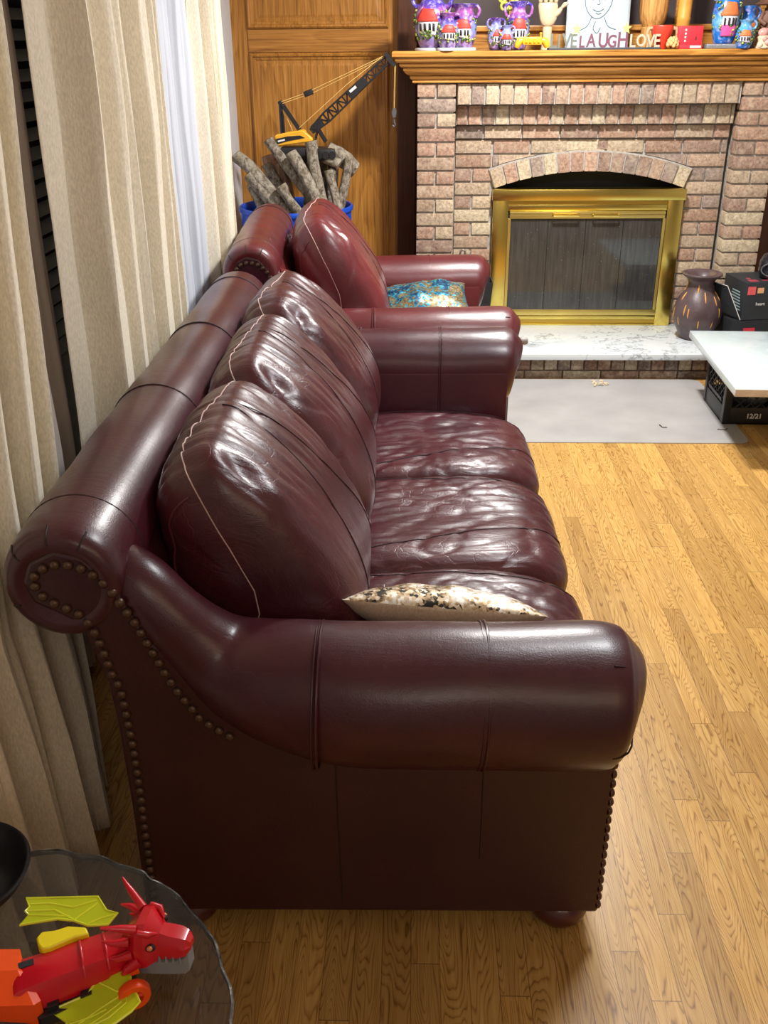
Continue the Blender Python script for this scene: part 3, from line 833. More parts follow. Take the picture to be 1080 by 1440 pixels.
# ------------------------------------------------------------------ hearth things
vt = NT('drip_glaze'); v = vt.coord()
nz = vt.noise(vt.coord(scale=(1, 1, .16)), 30, 2, .5)
c_ = vt.mix(vt.ramp(vt.noise(v, 16, 4), [(.4, 0.0), (.65, .6)]), srgb(74, 58, 60), srgb(102, 84, 84))
vt.base(c_, .42); vt.bump(vt.noise(v, 60, 3), .25, .004)
vz = thing('floor_vase', 'brown glazed floor vase with orange drips standing on the hearth', 'vase', (1.44, 4.925, .1405))
prof = [(.060, 0), (.068, .004), (.085, .03), (.112, .085), (.121, .125), (.117, .165), (.098, .21), (.074, .245), (.063, .268), (.062, .288), (.072, .305), (.092, .320), (.099, .327), (.098, .332), (.088, .334), (.066, .318), (.050, .295), (.052, .26)]
pz = catmull([Vector((r, 0, z)) for r, z in prof], 4)
MB().lathe([(p.x, p.z) for p in pz], 48).build('body', vt.m, vz, 70)
def vase_r(z):
    for (r0, z0), (r1, z1) in zip(prof, prof[1:]):
        if z0 <= z <= z1: return r0+(r1-r0)*(z-z0)/(z1-z0)
    return .06
dgl = plain('orange_glaze', srgb(206, 148, 66), .4)
for k in range(26):
    a = 2*PI*k/13+random.uniform(-.1, .1)+(.24 if k > 12 else 0); zc = (.195 if k < 13 else .115)+random.uniform(-.035, .04)+(.05 if k % 3 == 0 else 0); ln = random.uniform(.018, .032)
    pts = []; rr = []
    for i in range(7):
        z = zc-ln+2*ln*i/6
        pts.append(((vase_r(z)-.0015)*math.cos(a), (vase_r(z)-.0015)*math.sin(a), z)); rr.append(.0046*(1-((i-3)/3.3)**2)**.5)
    MB().tube(pts, rr, 8).build('orange_drip', dgl, vz, 60)
card = plain('black_carton', srgb(38, 42, 46), .6); card2 = plain('black_carton_side', srgb(22, 24, 28), .65)
bx = thing('carton', 'lower black carton on the hearth beside the vase', 'box', (1.60, 4.80, .1405), R(8))
MB().cbox((-.025, -.01, 0), (.36, .24, .125), .003).build('carton_body', card2, bx, 20)
MB().cbox((.04, -.0115, .05), (.10, -.0095, .085), .0005).build('label_patch', plain('red_label', srgb(190, 40, 60), .5), bx, 0)
bx = thing('carton', 'upper black carton with open side flap and red sticker, on the hearth', 'box', (1.622, 4.79, .267), R(9))
MB().cbox((0, 0, 0), (.36, .235, .185), .003).build('carton_body', card, bx, 20)
b = MB()
for k in range(7): b.box((-.0012, .03+.004*k, .04+k*.014), (.001, .17-.006*k, .046+k*.014))
b.build('printed_stripes', plain('pale_print', srgb(150, 170, 172), .6), bx, 0)
MB().add([(-.004, .004, .0), (-.060, .075, .155), (-.115, .17, .165), (-.090, .16, .035), (-.002, .006, .0), (-.058, .077, .156), (-.113, .172, .166), (-.088, .162, .036)],
    [(0, 1, 2, 3), (7, 6, 5, 4), (0, 4, 5, 1), (1, 5, 6, 2), (2, 6, 7, 3), (3, 7, 4, 0)]).build('flap', card2, bx, 0)
MB().tube([(-.004, .003, .001), (-.060, .074, .156), (-.116, .17, .166)], .0022, 6).build('flap_edge', plain('raw_card_edge', srgb(190, 186, 180), .8), bx, 0)
MB().box((.012, -.0015, .125), (.052, 0, .165)).build('sticker', plain('red_sticker', srgb(222, 92, 96), .5), bx, 0, label='red sticker')
MB().box((.062, -.0015, .132), (.094, 0, .158)).build('sticker', plain('orange_sticker', srgb(226, 170, 120), .5), bx, 0, label='pale orange sticker')
b = MB().box((.03, .02, .185), (.075, .06, .1862)).box((.10, .03, .185), (.16, .05, .1862)).box((.04, .08, .185), (.06, .1, .1862))
b.build('top_print', plain('red_print', srgb(170, 60, 80), .5), bx, 0)
text_mesh('carton_lettering', 'heart', .022, M['white_ink'], bx, (.062, -.0015, .072), (R(90), 0, 0), .0005, 'white lettering')
gd = thing('canister', 'glossy black rounded canister with metal ring on the upper carton', 'canister', (1.775, 4.90, .453))
MB().lathe([(.05, 0), (.062, .01), (.068, .04), (.066, .08), (.05, .115), (.02, .13), (.002, .132)], 28).build('shell', plain('glossy_black', (.012, .014, .02), .12, coat=.5), gd, 60)
MB().tube([(.052*math.cos(a)-.02, -.058+.012*abs(math.cos(a)), .05+.032*math.sin(a)) for a in [2*PI*k/24 for k in range(24)]], .004, 6, close=True).build('ring', plain('steel_ring', srgb(150, 160, 170), .25, .9), gd, 60)
bk = thing('black_bin', 'black open bin on the hearth just behind the armchair far arm', 'bin', (.30, 4.80, .1405))
MB().loft([[(-.055*k, -.045*k, z), (.055*k, -.045*k, z), (.055*k, .045*k, z), (-.055*k, .045*k, z)] for k, z in ((1, 0), (1.45, .325), (1.38, .325), (1.0, .012))]).build('bin_body', M['black_matte'], bk, 0)
pk = thing('fire_poker', 'grey looped fire tool handle standing before the left brick pier', 'fire tool', (.237, 4.985, .1405))
MB().tube([(0, 0, 0), (0, 0, .36)], .005, 8).lathe([(.03, 0), (.03, .006), (.006, .012)], 16).build('rod', plain('iron_grey', srgb(104, 92, 88), .4, .6), pk, 50)
MB().tube([(-.011, 0, .355), (-.012, 0, .41), (-.008, 0, .43), (.004, 0, .436), (.014, 0, .428), (.017, 0, .41), (.016, 0, .36)], .0055, 8).build('loop', plain('iron_loop', srgb(124, 108, 102), .4, .5), pk, 50)
wc = plain('wood_chip', srgb(206, 190, 160), .8); wd = plain('dark_twig', srgb(70, 55, 45), .8)
for k in range(9):
    x, y = .915+random.uniform(-.032, .035), 4.58+random.uniform(-.03, .03)
    z = .0042+(.008 if k > 5 else 0)
    s = random.uniform(.010, .018)
    o = MB().loft([[(-s*w, -.005*w+.002*q, 0+h), (s*w*.8, -.006*w, 0+h+.003*w), (s*w, .006*w, h), (-s*.7*w, .005*w, h+.002)] for w, h, q in ((1, 0, 0), (1.05, .004, 1), (.7, .008, 0))]).build('wood_chip', wc, None, 0, loc=(x, y, z), rot=(random.uniform(-.2, .2), random.uniform(-.2, .2), random.uniform(0, 3)))
    tag(o, 'small pale wood chip in the little heap on the floor mat', 'wood chip', 'wood chips on the floor mat')
for x, y, a, nm in ((1.335, 3.955, .1, 'dark curled twig lying on the mat in front of the crate'), (1.08, 3.99, -1.0, 'thin dark twig lying alone mid-mat')):
    o = MB().tube([(-.022, .008, .002), (-.006, 0, .004), (.008, -.004, .002), (.022, .010, .003)], .0018, 6).build('twig', wd, None, 40, loc=(x, y, .004), rot=(0, 0, a))
    tag(o, nm, 'twig')

# ------------------------------------------------------------------ log drum, firewood, toy crane
dm = thing('drum', 'bright blue plastic drum full of firewood in the corner behind the armchair', 'drum', (-.60, 5.02, 0))
bp = plain('blue_plastic', srgb(18, 74, 190), .38, var=.12, nscale=9)
prof = [(.25, 0), (.268, .01), (.272, .05), (.276, .25), (.283, .26), (.283, .285), (.276, .295), (.276, .5), (.283, .51), (.283, .535), (.276, .545), (.276, .765), (.284, .770), (.286, .786), (.282, .792), (.274, .792), (.270, .786), (.268, .76), (.266, .1), (.05, .08)]
MB().lathe(prof, 56).build('drum_body', bp, dm, 50)
bark = NT('grey_bark'); v = bark.coord(scale=(1, 1, .7))
n1 = bark.noise(v, 52, 6, .8); n2 = bark.noise(bark.coord(), 14, 3)
bc = bark.ramp(n1, [(.36, srgb(58, 48, 40)), (.46, srgb(140, 126, 110)), (.6, srgb(200, 190, 174))])
bc = bark.mix(bark.ramp(n2, [(.4, 0.0), (.7, .45)]), bc, srgb(168, 158, 130))
bark.base(bc, .9, spec=.2); bark.bump(n1, 1.0, .02)
cutw = plain('cut_wood', srgb(176, 138, 100), .8, var=.25, nscale=60)
pinkw = NT('split_wood'); nn = pinkw.noise(pinkw.coord(scale=(1, 1, .2)), 40, 4)
pinkw.base(pinkw.ramp(nn, [(.35, srgb(120, 92, 74)), (.6, srgb(190, 156, 130))]), .85)
def log(p0, p1, r, label, seed, taper=1.1, split=False, knob=False):
    p0 = Vector(p0); p1 = Vector(p1); d = p1-p0; L = d.length
    o_root = p0
    ax = d.normalized(); u = ax.cross(Vector((0, 1, 0))).normalized(); w = ax.cross(u)
    n = 16; seg = 18; rings = []
    for i in range(n+1):
        t = i/n
        bend = .035*L*math.sin(t*PI*1.2+seed)
        c = ax*(L*t)+u*(bend+.008*noise.noise(Vector((t*4, seed, 0))))
        rr = r*(1+(taper-1)*t)
        if knob and i < 2: rr *= 1.25
        ring = []
        for k in range(seg):
            a = 2*PI*k/seg
            q = rr*(1+.16*noise.noise(Vector((math.cos(a)*1.3, math.sin(a)*1.3, t*L*11+seed)))+.06*noise.noise(Vector((math.cos(a)*4, math.sin(a)*4, t*L*30+seed))))
            if split and math.sin(a) < -.1: q *= .35+.1*abs(math.sin(a))
            ring.append(c+u*(q*math.cos(a))+w*(q*math.sin(a)))
        rings.append(ring)
    root = thing('firewood_log', label, 'log', tuple(o_root), group='firewood logs in the blue drum')
    b = MB().loft(rings, cap=False); b.build('bark', bark.m if not split else pinkw.m, root, 50)
    e = MB()
    for rg, sgn in ((rings[0], -1), (rings[-1], 1)):
        cc = sum(rg, Vector())/seg
        e.add([cc+ax*sgn*.002]+[cc+(q-cc)*.97+ax*sgn*.0015 for q in rg], [(0, k+1, (k+1) % seg+1) for k in range(seg)])
    e.build('cut_end', cutw, root, 30, recalc=False)
    return root
def ext(p0, p1, z):          # carry a log on down inside the drum
    p0 = Vector(p0); p1 = Vector(p1); t = (z-p0.z)/(p1.z-p0.z); return p0.lerp(p1, t)
LOGS = [((-.872, 4.90, 1.035), (-.655, 4.86, .80), .031, .60, 'long grey log jutting furthest left out of the drum'),
        ((-.815, 4.88, .945), (-.670, 4.85, .80), .030, .62, 'mottled yellowish log low on the left of the drum'),
        ((-.80, 4.93, .905), (-.735, 4.88, .80), .025, .62, 'short grey log leaning beside the mottled one at far left'),
        ((-.700, 4.97, 1.110), (-.590, 4.93, .93), .027, .45, 'tall grey log standing in front of the left end of the toy crane'),
        ((-.618, 4.90, 1.040), (-.490, 4.84, .82), .028, .45, 'grey log slanting down to the right at the middle of the drum'),
        ((-.520, 4.96, 1.092), (-.462, 4.93, .85), .030, .40, 'thick dark grey log standing upright under the toy crane cab'),
        ((-.478, 4.89, 1.080), (-.436, 4.86, .82), .025, .42, 'slim straight grey log standing right of centre in the drum'),
        ((-.572, 4.99, 1.020), (-.510, 4.96, .90), .019, .45, 'thin log set between the two middle logs'),
        ((-.345, 4.98, 1.020), (-.378, 4.96, .82), .022, .45, 'slim upright log at the right rim of the drum'),
        ((-.415, 5.06, 1.000), (-.395, 5.02, .80), .028, .45, 'log half hidden behind the slim right-hand log'),
        ((-.640, 4.82, .915), (-.575, 4.81, .80), .022, .62, 'short knobbly log low at the front centre'),
        ((-.430, 4.93, .965), (-.402, 4.90, .80), .022, .45, 'grey log tucked behind the right-hand slim log, low down'),
        ((-.755, 5.10, 1.010), (-.69, 5.06, .80), .040, .45, 'pinkish split log at the back left of the drum'),
        ((-.665, 5.07, .985), (-.62, 5.03, .80), .034, .45, 'split log with torn bark at the back behind the tall log')]
for i, (a, c, r, zb, lb) in enumerate(LOGS):
    log(a, ext(a, c, zb), r, lb, i*1.7+.4, 1.08, split=i >= 12, knob=i == 10)
for i, (a_, c_, r_, lb_) in enumerate((((-.735, 5.03, .985), (-.66, 5.0, .80), .026, 'slim dark log between the pinkish split log and the long left log'),
        ((-.545, 5.10, 1.01), (-.53, 5.06, .80), .030, 'log at the back hidden under the toy crane tracks'),
        ((-.455, 5.10, .985), (-.45, 5.07, .80), .028, 'log at the back right behind the straight slim log'))):
    log(a_, ext(a_, c_, .45), r_, lb_, 50+i*2.3)
log((-.440, 5.02, 1.055), (-.300, 5.04, .955), .042, 'thick broken log lying across the right rim of the drum', 31.2, .9)
log((-.455, 4.965, 1.035), (-.375, 4.955, .985), .024, 'short knobbly grey stub lying on the right of the pile', 35.5, 1.1, knob=True)

cr = thing('toy_crane', 'yellow and black toy crawler crane with lattice boom, sitting on the firewood', 'toy crane', (-.58, 5.0, 1.03))
CT = Matrix.Translation(Vector((.58, -5.0, -1.03)))
ylw = plain('toy_yellow', srgb(232, 170, 44), .4); blk = plain('toy_black', (.014, .014, .016), .4); cordm = plain('crane_cord', srgb(222, 186, 110), .6)
def bar(b, pts, r): b.tube(pts, r, 6, T=CT)
b = MB().prism([(-.683, 1.118), (-.683, 1.112), (-.668, 1.074), (-.498, 1.096), (-.500, 1.108), (-.512, 1.120), (-.545, 1.147), (-.60, 1.140), (-.675, 1.126)], 4.955, 5.03, 'y', T=CT)
o = b.build('cab_housing', ylw, cr, 20); bv = o.modifiers.new('edge', 'BEVEL'); bv.width = .005; bv.segments = 2
MB().prism([(-.676, 1.108), (-.62, 1.119), (-.558, 1.123), (-.535, 1.112), (-.62, 1.097), (-.672, 1.083)], 4.9535, 4.956, 'y', T=CT).build('dark_stripe', blk, cr, 0)
MB().prism([(-.666, 1.093), (-.668, 1.100), (-.634, 1.108), (-.632, 1.101)], 4.9525, 4.954, 'y', T=CT).build('logo_patch', M['white_ink'], cr, 0)
b = MB().cbox((-.655, 4.94, 1.00), (-.53, 5.06, 1.07), .008, T=CT).cbox((-.53, 4.935, 1.005), (-.39, 4.985, 1.065), .02, T=CT).cbox((-.53, 5.02, 1.005), (-.39, 5.07, 1.065), .02, T=CT)
for k in range(4): b.lathe([(.0, -.004), (.018, -.004), (.018, .004), (.0, .004)], 14, T=CT @ Matrix.Translation((-.50+k*.032, 4.932, 1.035)) @ Matrix.Rotation(R(90), 4, 'X'))
b.build('crawler_track', blk, cr, 40)
b = MB()
bar(b, [(-.652, 4.975, 1.268), (-.650, 4.975, 1.13)], .006); bar(b, [(-.652, 5.02, 1.268), (-.650, 5.02, 1.13)], .006)
bar(b, [(-.638, 4.975, 1.20), (-.636, 4.975, 1.13)], .005); bar(b, [(-.652, 4.975, 1.262), (-.636, 4.975, 1.20)], .005)
bar(b, [(-.650, 4.975, 1.27), (-.565, 4.975, 1.145)], .007); bar(b, [(-.650, 5.02, 1.27), (-.565, 5.02, 1.145)], .007)
bar(b, [(-.652, 4.97, 1.268), (-.652, 5.025, 1.268)], .009)
bar(b, [(-.475, 4.98, 1.15), (-.438, 4.98, 1.09)], .008); bar(b, [(-.475, 5.01, 1.15), (-.438, 5.01, 1.09)], .008); bar(b, [(-.49, 4.98, 1.09), (-.475, 4.98, 1.15)], .006)
b.build('gantry', blk, cr, 50)
# lattice boom
P0 = Vector((-.505, 5.0, 1.140)); P1 = Vector((-.135, 5.0, 1.452)); d = (P1-P0); Lb = d.length; d.normalize(); nrm_ = Vector((-d.z, 0, d.x))
b = MB()
def bp_(t, e, f):
    wv = .024*min(1, .45+3*t)*(1-.42*max(0, t-.15))
    return P0+d*(Lb*t)+nrm_*(wv*e)+Vector((0, .022*f*(1-.4*t), 0))
for e in (-1, 1):
    for f in (-1, 1): bar(b, [bp_(t/10, e, f) for t in range(11)], .0042)
K = 16
for k in range(K):
    for f in (-1, 1):
        bar(b, [bp_(k/K, -1 if k % 2 else 1, f), bp_((k+1)/K, 1 if k % 2 else -1, f)], .0026)
        bar(b, [bp_(k/K, -1, f), bp_(k/K, 1, f)], .0022)
    for e in (-1, 1): bar(b, [bp_(k/K, e, -1 if k % 2 else 1), bp_((k+1)/K, e, 1 if k % 2 else -1)], .0022)
b.prism([tuple((bp_(t, e, -1).x, bp_(t, e, -1).z)) for t, e in ((.50, -1.0), (.72, -1.0), (.72, 1.0), (.50, 1.0))], 4.974, 4.979, 'y', T=CT)
b.prism([tuple((bp_(t, e, -1).x, bp_(t, e, -1).z)) for t, e in ((.0, -1.0), (.13, -1.0), (.15, 1.0), (.02, 1.6))], 4.978, 5.022, 'y', T=CT)
b.build('boom', blk, cr, 50)
cx = (P0+P1)/2+d*.035
lb_ = MB().prism([(-.320, 1.318), (-.312, 1.309), (-.282, 1.332), (-.290, 1.341)], 4.9715, 4.974, 'y', T=CT).build('boom_logo', M['white_ink'], cr, 0)
hb_ = MB().prism([(-.152, 1.470), (-.140, 1.478), (-.126, 1.468), (-.102, 1.430), (-.112, 1.420), (-.130, 1.438)], 4.975, 5.025, 'y', T=CT)
hb_.tube([(-.143, 4.97, 1.472), (-.143, 5.03, 1.472)], .010, 12, T=CT).tube([(-.108, 4.97, 1.430), (-.108, 5.03, 1.430)], .010, 12, T=CT)
hb_.build('boom_head', blk, cr, 40)
b = MB()
for y in (4.985, 5.012):
    bar(b, [(-.650, y, 1.270), (-.53, y, 1.308), (-.15, y, 1.468)], .0014)
    bar(b, [(-.645, y, 1.262), (-.49, y, 1.310), (-.152, y, 1.460)], .0012)
bar(b, [(-.57, 4.98, 1.15), (-.33, 4.975, 1.345), (-.16, 4.975, 1.464)], .0014)
bar(b, [(-.65, 4.985, 1.26), (-.595, 4.97, 1.145)], .0013)
bar(b, [(-.100, 5.0, 1.425), (-.106, 5.0, 1.236)], .0013); bar(b, [(-.104, 5.004, 1.425), (-.109, 5.004, 1.236)], .0010)
b.build('rigging_cord', cordm, cr, 50)
MB().cbox((-.536, 4.98, 1.296), (-.492, 5.018, 1.322), .004, T=CT @ Matrix.Translation((-.514, 5, 1.309)) @ Matrix.Rotation(R(-20), 4, 'Y') @ Matrix.Translation((.514, -5, -1.309))).build('bridle_block', blk, cr, 30)
hk = MB().prism([(-.112, 1.240), (-.099, 1.240), (-.095, 1.222), (-.100, 1.198), (-.112, 1.198), (-.118, 1.220)], 4.99, 5.012, 'y', T=CT)
hk.tube([(-.107, 5.0, 1.20), (-.107, 5.0, 1.178), (-.101, 5.0, 1.168), (-.106, 5.0, 1.157), (-.114, 5.0, 1.163)], .0042, 8, T=CT)
hk.build('hook_block', plain('toy_grey', srgb(78, 78, 80), .45), cr, 30)

# ------------------------------------------------------------------ things on the mantel
MZ = 1.4855
def mp(px, py=72): return -.03+(px-577)/301.9, MZ+(72-py)/339
def vase_paint(name, stops):
    t = NT(name); v = t.coord(); sp = t.new('ShaderNodeSeparateXYZ'); t.link(v, sp.inputs[0])
    n = t.noise(v, 26, 4, .6); n2 = t.noise(v, 60, 3)
    h = t.math('ADD', t.math('MULTIPLY', sp.outputs[2], 5.2), t.math('MULTIPLY_ADD', n, .5, -.25))
    c = t.ramp(h, stops); c = t.mix(t.ramp(n2, [(.5, 0.0), (.7, .45)]), c, srgb(226, 214, 236))
    t.base(c, .28, spec=.5); t.b.inputs['Coat Weight'].default_value = .3; return t.m
PUR = vase_paint('purple_glaze', [(0, srgb(52, 28, 84)), (.15, srgb(140, 112, 172)), (.45, srgb(128, 142, 196)), (.68, srgb(76, 44, 140)), (.85, srgb(160, 84, 152)), (1.0, srgb(72, 54, 160))])
BLU = vase_paint('blue_glaze', [(0, srgb(4, 84, 172)), (.25, srgb(24, 120, 200)), (.5, srgb(90, 170, 214)), (.8, srgb(4, 88, 186)), (1.0, srgb(20, 124, 208))])
hw_ = plain('house_white', srgb(212, 210, 214), .45, var=.04); hr_ = plain('house_red', srgb(206, 62, 48), .5); ho_ = plain('house_orange', srgb(206, 116, 62), .5)
hwin = plain('house_window', srgb(38, 34, 40), .5); pinkm = plain('pink_glaze', srgb(240, 90, 160), .4)
fol = NT('foliage'); fol.base(fol.ramp(fol.noise(fol.coord(), 120, 3), [(.36, srgb(26, 52, 26)), (.5, srgb(70, 112, 44)), (.64, srgb(214, 204, 90))]), .5)
VP = [(.58, 0), (.70, .02), (.80, .10), (.95, .26), (1.0, .42), (.97, .56), (.84, .68), (.66, .77), (.58, .83), (.60, .90), (.72, .97), (.76, .99), (.72, 1.0), (.60, .97), (.46, .9)]
def vase(label, x, y, z, h, r, paint, roof=hr_, base=None, rz=0, handles=2, group=None, bottom=None, lipw=1.0):
    root = thing('souvenir_vase', label, 'vase', (x, y, z), R(rz), 'souvenir vases on the mantel')
    z0 = 0
    if base:
        MB().lathe([(r*.98, 0), (r*1.0, .003), (r*.98, .011), (r*.9, .013)], 30, sy=.8).build('base', base, root, 40, label='flat pale base'); z0 = .012
    pz = catmull([Vector((a*r*(lipw if c > .75 else 1), 0, z0+c*(h-z0))) for a, c in VP], 3)
    body = MB().lathe([(p.x, p.z) for p in pz], 32).build('body', paint, root, 60)
    if h > .0: body.data.transform(Matrix.Identity(4))
    def rad(zz):
        f = (zz-z0)/(h-z0)
        for (a0, c0), (a1, c1) in zip(VP, VP[1:]):
            if c0 <= f <= c1: return r*(a0+(a1-a0)*(f-c0)/(c1-c0))
        return r*.6
    def cyl(a, f, lift): zz = z0+f*(h-z0); q = rad(zz)+lift; return (q*math.cos(R(a)), q*math.sin(R(a)), zz)
    def patch(nm, corners, m, lift=.003, parent=root, N=8):
        (a0, f0), (a1, f1), (a2, f2), (a3, f3) = corners
        vs = []; fs = []
        for i in range(N+1):
            for j in range(N+1):
                s, t = i/N, j/N
                a = (a0*(1-s)+a1*s)*(1-t)+(a3*(1-s)+a2*s)*t; f = (f0*(1-s)+f1*s)*(1-t)+(f3*(1-s)+f2*s)*t
                vs.append(cyl(a, f, lift))
        for i in range(N):
            for j in range(N): q = i*(N+1)+j; fs.append((q, q+1, q+N+2, q+N+1))
        o = MB().add(vs, fs).build(nm, m, parent, 60); md = o.modifiers.new('t', 'SOLIDIFY'); md.thickness = .003; md.offset = 0
        return o
    k = .07*.0
    hs = patch('house', [(-128, .26), (-58, .20), (-58, .44), (-124, .46)], hw_)
    patch('roof', [(-134, .44), (-56, .44), (-70, .64), (-112, .66)], roof, .0055)
    for a in (-114, -98, -82, -70): patch('window', [(a-4, .29), (a+3, .28), (a+3, .40), (a-4, .41)], hwin, .006, hs, 2)
    fb = MB(); rnd = random.Random(int(x*1000+h*77))
    for i in range(34):
        a = rnd.choice([rnd.uniform(-175, -128), rnd.uniform(-56, -10), rnd.uniform(-135, -45)])
        f = rnd.uniform(.14, .30) if -130 < a < -56 else rnd.uniform(.15, .66)
        q = rnd.uniform(.07, .13)*r
        fb.sphere(cyl(a, f, .002), q, 7, 5)
    fb.build('foliage', fol.m, root, 40)
    if bottom: patch('painted_band', [(-128, .12), (-58, .12), (-58, .30), (-128, .30)], bottom, .004)
    for s in ((-1, 1)[:handles] if handles == 2 else (1,)):
        pts = [(s*r*q, 0, z0+f*(h-z0)) for q, f in ((.55, .92), (.86, .955), (1.12, .90), (1.16, .80), (.98, .70), (.74, .70))]
        MB().tube(catmull([Vector(p) for p in pts], 5), r*.13, 8).build('handle', paint, root, 60)
    return root
pb = plain('plinth_white', srgb(206, 206, 212), .4)
x, _ = mp(607); vase('largest purple souvenir vase with red-roofed house at the left end of the mantel', x, 5.065, MZ, .262, .080, PUR, base=pb, rz=-14)
x, _ = mp(629); vase('smaller purple vase with pink handle, front centre of the left vase trio', x, 5.00, MZ, .158, .050, PUR, base=pb, rz=8)
x, _ = mp(652); vase('purple vase with wide white lip, right one of the left vase trio', x, 5.06, MZ, .195, .061, PUR, base=pb, rz=-4, lipw=1.2)
x, _ = mp(697); vase('slim purple vase left of the orange gamepad, with yellow flower patch', x, 5.035, MZ, .136, .038, PUR, rz=20)
x, _ = mp(711); vase('tiny purple vase with pink foot just left of the orange gamepad', x, 4.99, MZ, .104, .032, PUR, rz=0, bottom=None)
x, _ = mp(729); vase('tall purple vase with red-roofed house standing behind the orange gamepad', x, 5.09, MZ, .205, .054, PUR, rz=4)
fl = thing('flower_ornament', 'yellow-green ring flower ornament above the slim purple vases', 'ornament', (mp(716)[0], 5.17, MZ))
MB().lathe([(.03, 0), (.03, .008), (.006, .012), (.005, .19)], 12).build('stem', plain('stem_green', srgb(96, 120, 50), .5), fl, 40)
b = MB()
for k in range(5): b.tube([(.030*math.cos(R(72*k+18))+.016*math.cos(2*PI*i/14), .004*math.sin(2*PI*i/7), .212+.030*math.sin(R(72*k+18))+.016*math.sin(2*PI*i/14)) for i in range(14)], .006, 8, close=True)
b.build('petals', plain('lime_petal', srgb(206, 214, 84), .5), fl, 60)
# toy gamepad
x, _ = mp(747); gp = thing('gamepad_toy', 'orange-yellow toy gamepad standing on the mantel edge before the vases', 'toy', (x, 4.985, MZ))
oy = plain('gamepad_orange', srgb(238, 168, 40), .4)
b = MB()
for s in (-1, 1):
    b.tube([(s*.071, .0, .010), (s*.067, 0, .022), (s*.058, 0, .038), (s*.044, 0, .044)], [.010, .0155, .0165, .012], 14)
b.cbox((-.045, -.016, .022), (.045, .016, .056), .008)
o = b.build('shell', oy, gp, 50)
for k in range(4): MB().cbox((-.036+k*.019, -.021, .030), (-.022+k*.019, -.012, .052), .004).build('button', oy, gp, 40)
MB().tube([(.038, 0, .05), (.038, 0, .068)], .004, 8).lathe([(.0, .066), (.006, .067), (.006, .073), (0, .075)], 10, T=Matrix.Translation((.038, 0, 0))).build('stick', oy, gp, 40)
# articulated wooden hand
x, _ = mp(771); hd = thing('mannequin_hand', 'pale wooden artist mannequin hand standing upright beside the sketch', 'ornament', (x, 5.10, MZ))
hm = plain('pale_wood', srgb(200, 178, 144), .5, var=.08)
MB().lathe([(.026, 0), (.026, .004), (.024, .012), (.021, .05), (.022, .090), (.020, .098)], 20).build('wrist', hm, hd, 50)
b = MB().loft([[(cx_+w_*math.cos(a), d_*math.sin(a), z_) for a in [2*PI*k/20 for k in range(20)]] for z_, w_, d_, cx_ in ((.098, .016, .014, 0), (.108, .030, .020, 0), (.13, .040, .022, .001), (.16, .045, .022, 0), (.185, .046, .021, -.002), (.198, .043, .018, -.003))])
b.build('palm', hm, hd, 60)
for k, (fx, ln, tilt) in enumerate(((-.038, .066, -5), (-.014, .076, -1), (.010, .082, 1), (.033, .074, 4))):
    f = MB(); z = .198; xx = fx
    for j, q in enumerate((.42, .32, .26)):
        l = ln*q; dx = math.sin(R(tilt))*l; fy = -.006*j
        f.tube([(xx, fy, z), (xx+dx*.2, fy, z+l*.15), (xx+dx*.85, fy-.004, z+l*.85), (xx+dx, fy-.005, z+l)], [.006, .0098-.001*j, .0092-.001*j, .006], 12); xx += dx; z += l
    f.build('finger', hm, hd, 60)
f = MB().tube([(.030, -.002, .145), (.048, -.006, .160), (.060, -.008, .176)], [.013, .012, .008], 12).tube([(.061, -.008, .178), (.074, -.012, .190), (.088, -.014, .196)], [.007, .0105, .006], 12)
f.build('thumb', hm, hd, 60)
# pencil sketch panel
x0, _ = mp(803); x1, _ = mp(888)
sk = thing('sketch_panel', 'pale framed pencil portrait sketch leaning on the mantel wall', 'picture', ((x0+x1)/2, 5.17, MZ), rot=(R(-6), 0, 0))
W = (x1-x0)/2+.004; Hh = .36
MB().box((-W, 0, 0), (W, .006, Hh)).build('paper', plain('pale_blue_paper', srgb(168, 186, 196), .5, var=.02), sk, 0)
b = MB()
for a0, a1 in (((-W-.004, -.003, 0), (-W+.005, .008, Hh)), ((W-.005, -.003, 0), (W+.004, .008, Hh)), ((-W, -.003, 0), (W, .008, .006)), ((-W, -.003, Hh-.006), (W, .008, Hh))): b.box(a0, a1)
b.build('frame', plain('frame_grey', srgb(150, 160, 168), .4), sk, 0)
b = MB()
def pen(pts, r=.0015): b.tube(catmull([Vector((px_, -.0008, pz_)) for px_, pz_ in pts], 6), r, 5)
pen([(-.066, .25), (-.062, .19), (-.040, .150), (-.006, .132), (.030, .148), (.058, .190), (.066, .25), (.05, .31), (0, .335), (-.05, .31), (-.066, .25)])
for s in (-1, 1):
    pen([(s*.044, .222), (s*.028, .236), (s*.012, .222), (s*.028, .212), (s*.044, .222)]); pen([(s*.028, .226), (s*.024, .220), (s*.030, .217), (s*.032, .223)], .0018); pen([(s*.048, .246), (s*.028, .256), (s*.010, .248)])
pen([(.0, .222), (.006, .196), (-.006, .192)]); pen([(-.026, .172), (0, .162), (.026, .174)]); pen([(-.012, .156), (.002, .151), (.014, .157)])
pen([(-.03, .14), (-.05, .10), (-.09, .08)]); pen([(.03, .138), (.05, .10), (.088, .085)]); pen([(-.01, .12), (-.02, .09), (.0, .07), (.015, .095)])
for k in range(7): pen([(-.05+k*.016, .30+.01*(k % 2)), (-.056+k*.018, .325), (-.05+k*.018, .345)])
b.build('pencil_lines', plain('graphite', srgb(62, 70, 78), .7), sk, 60)
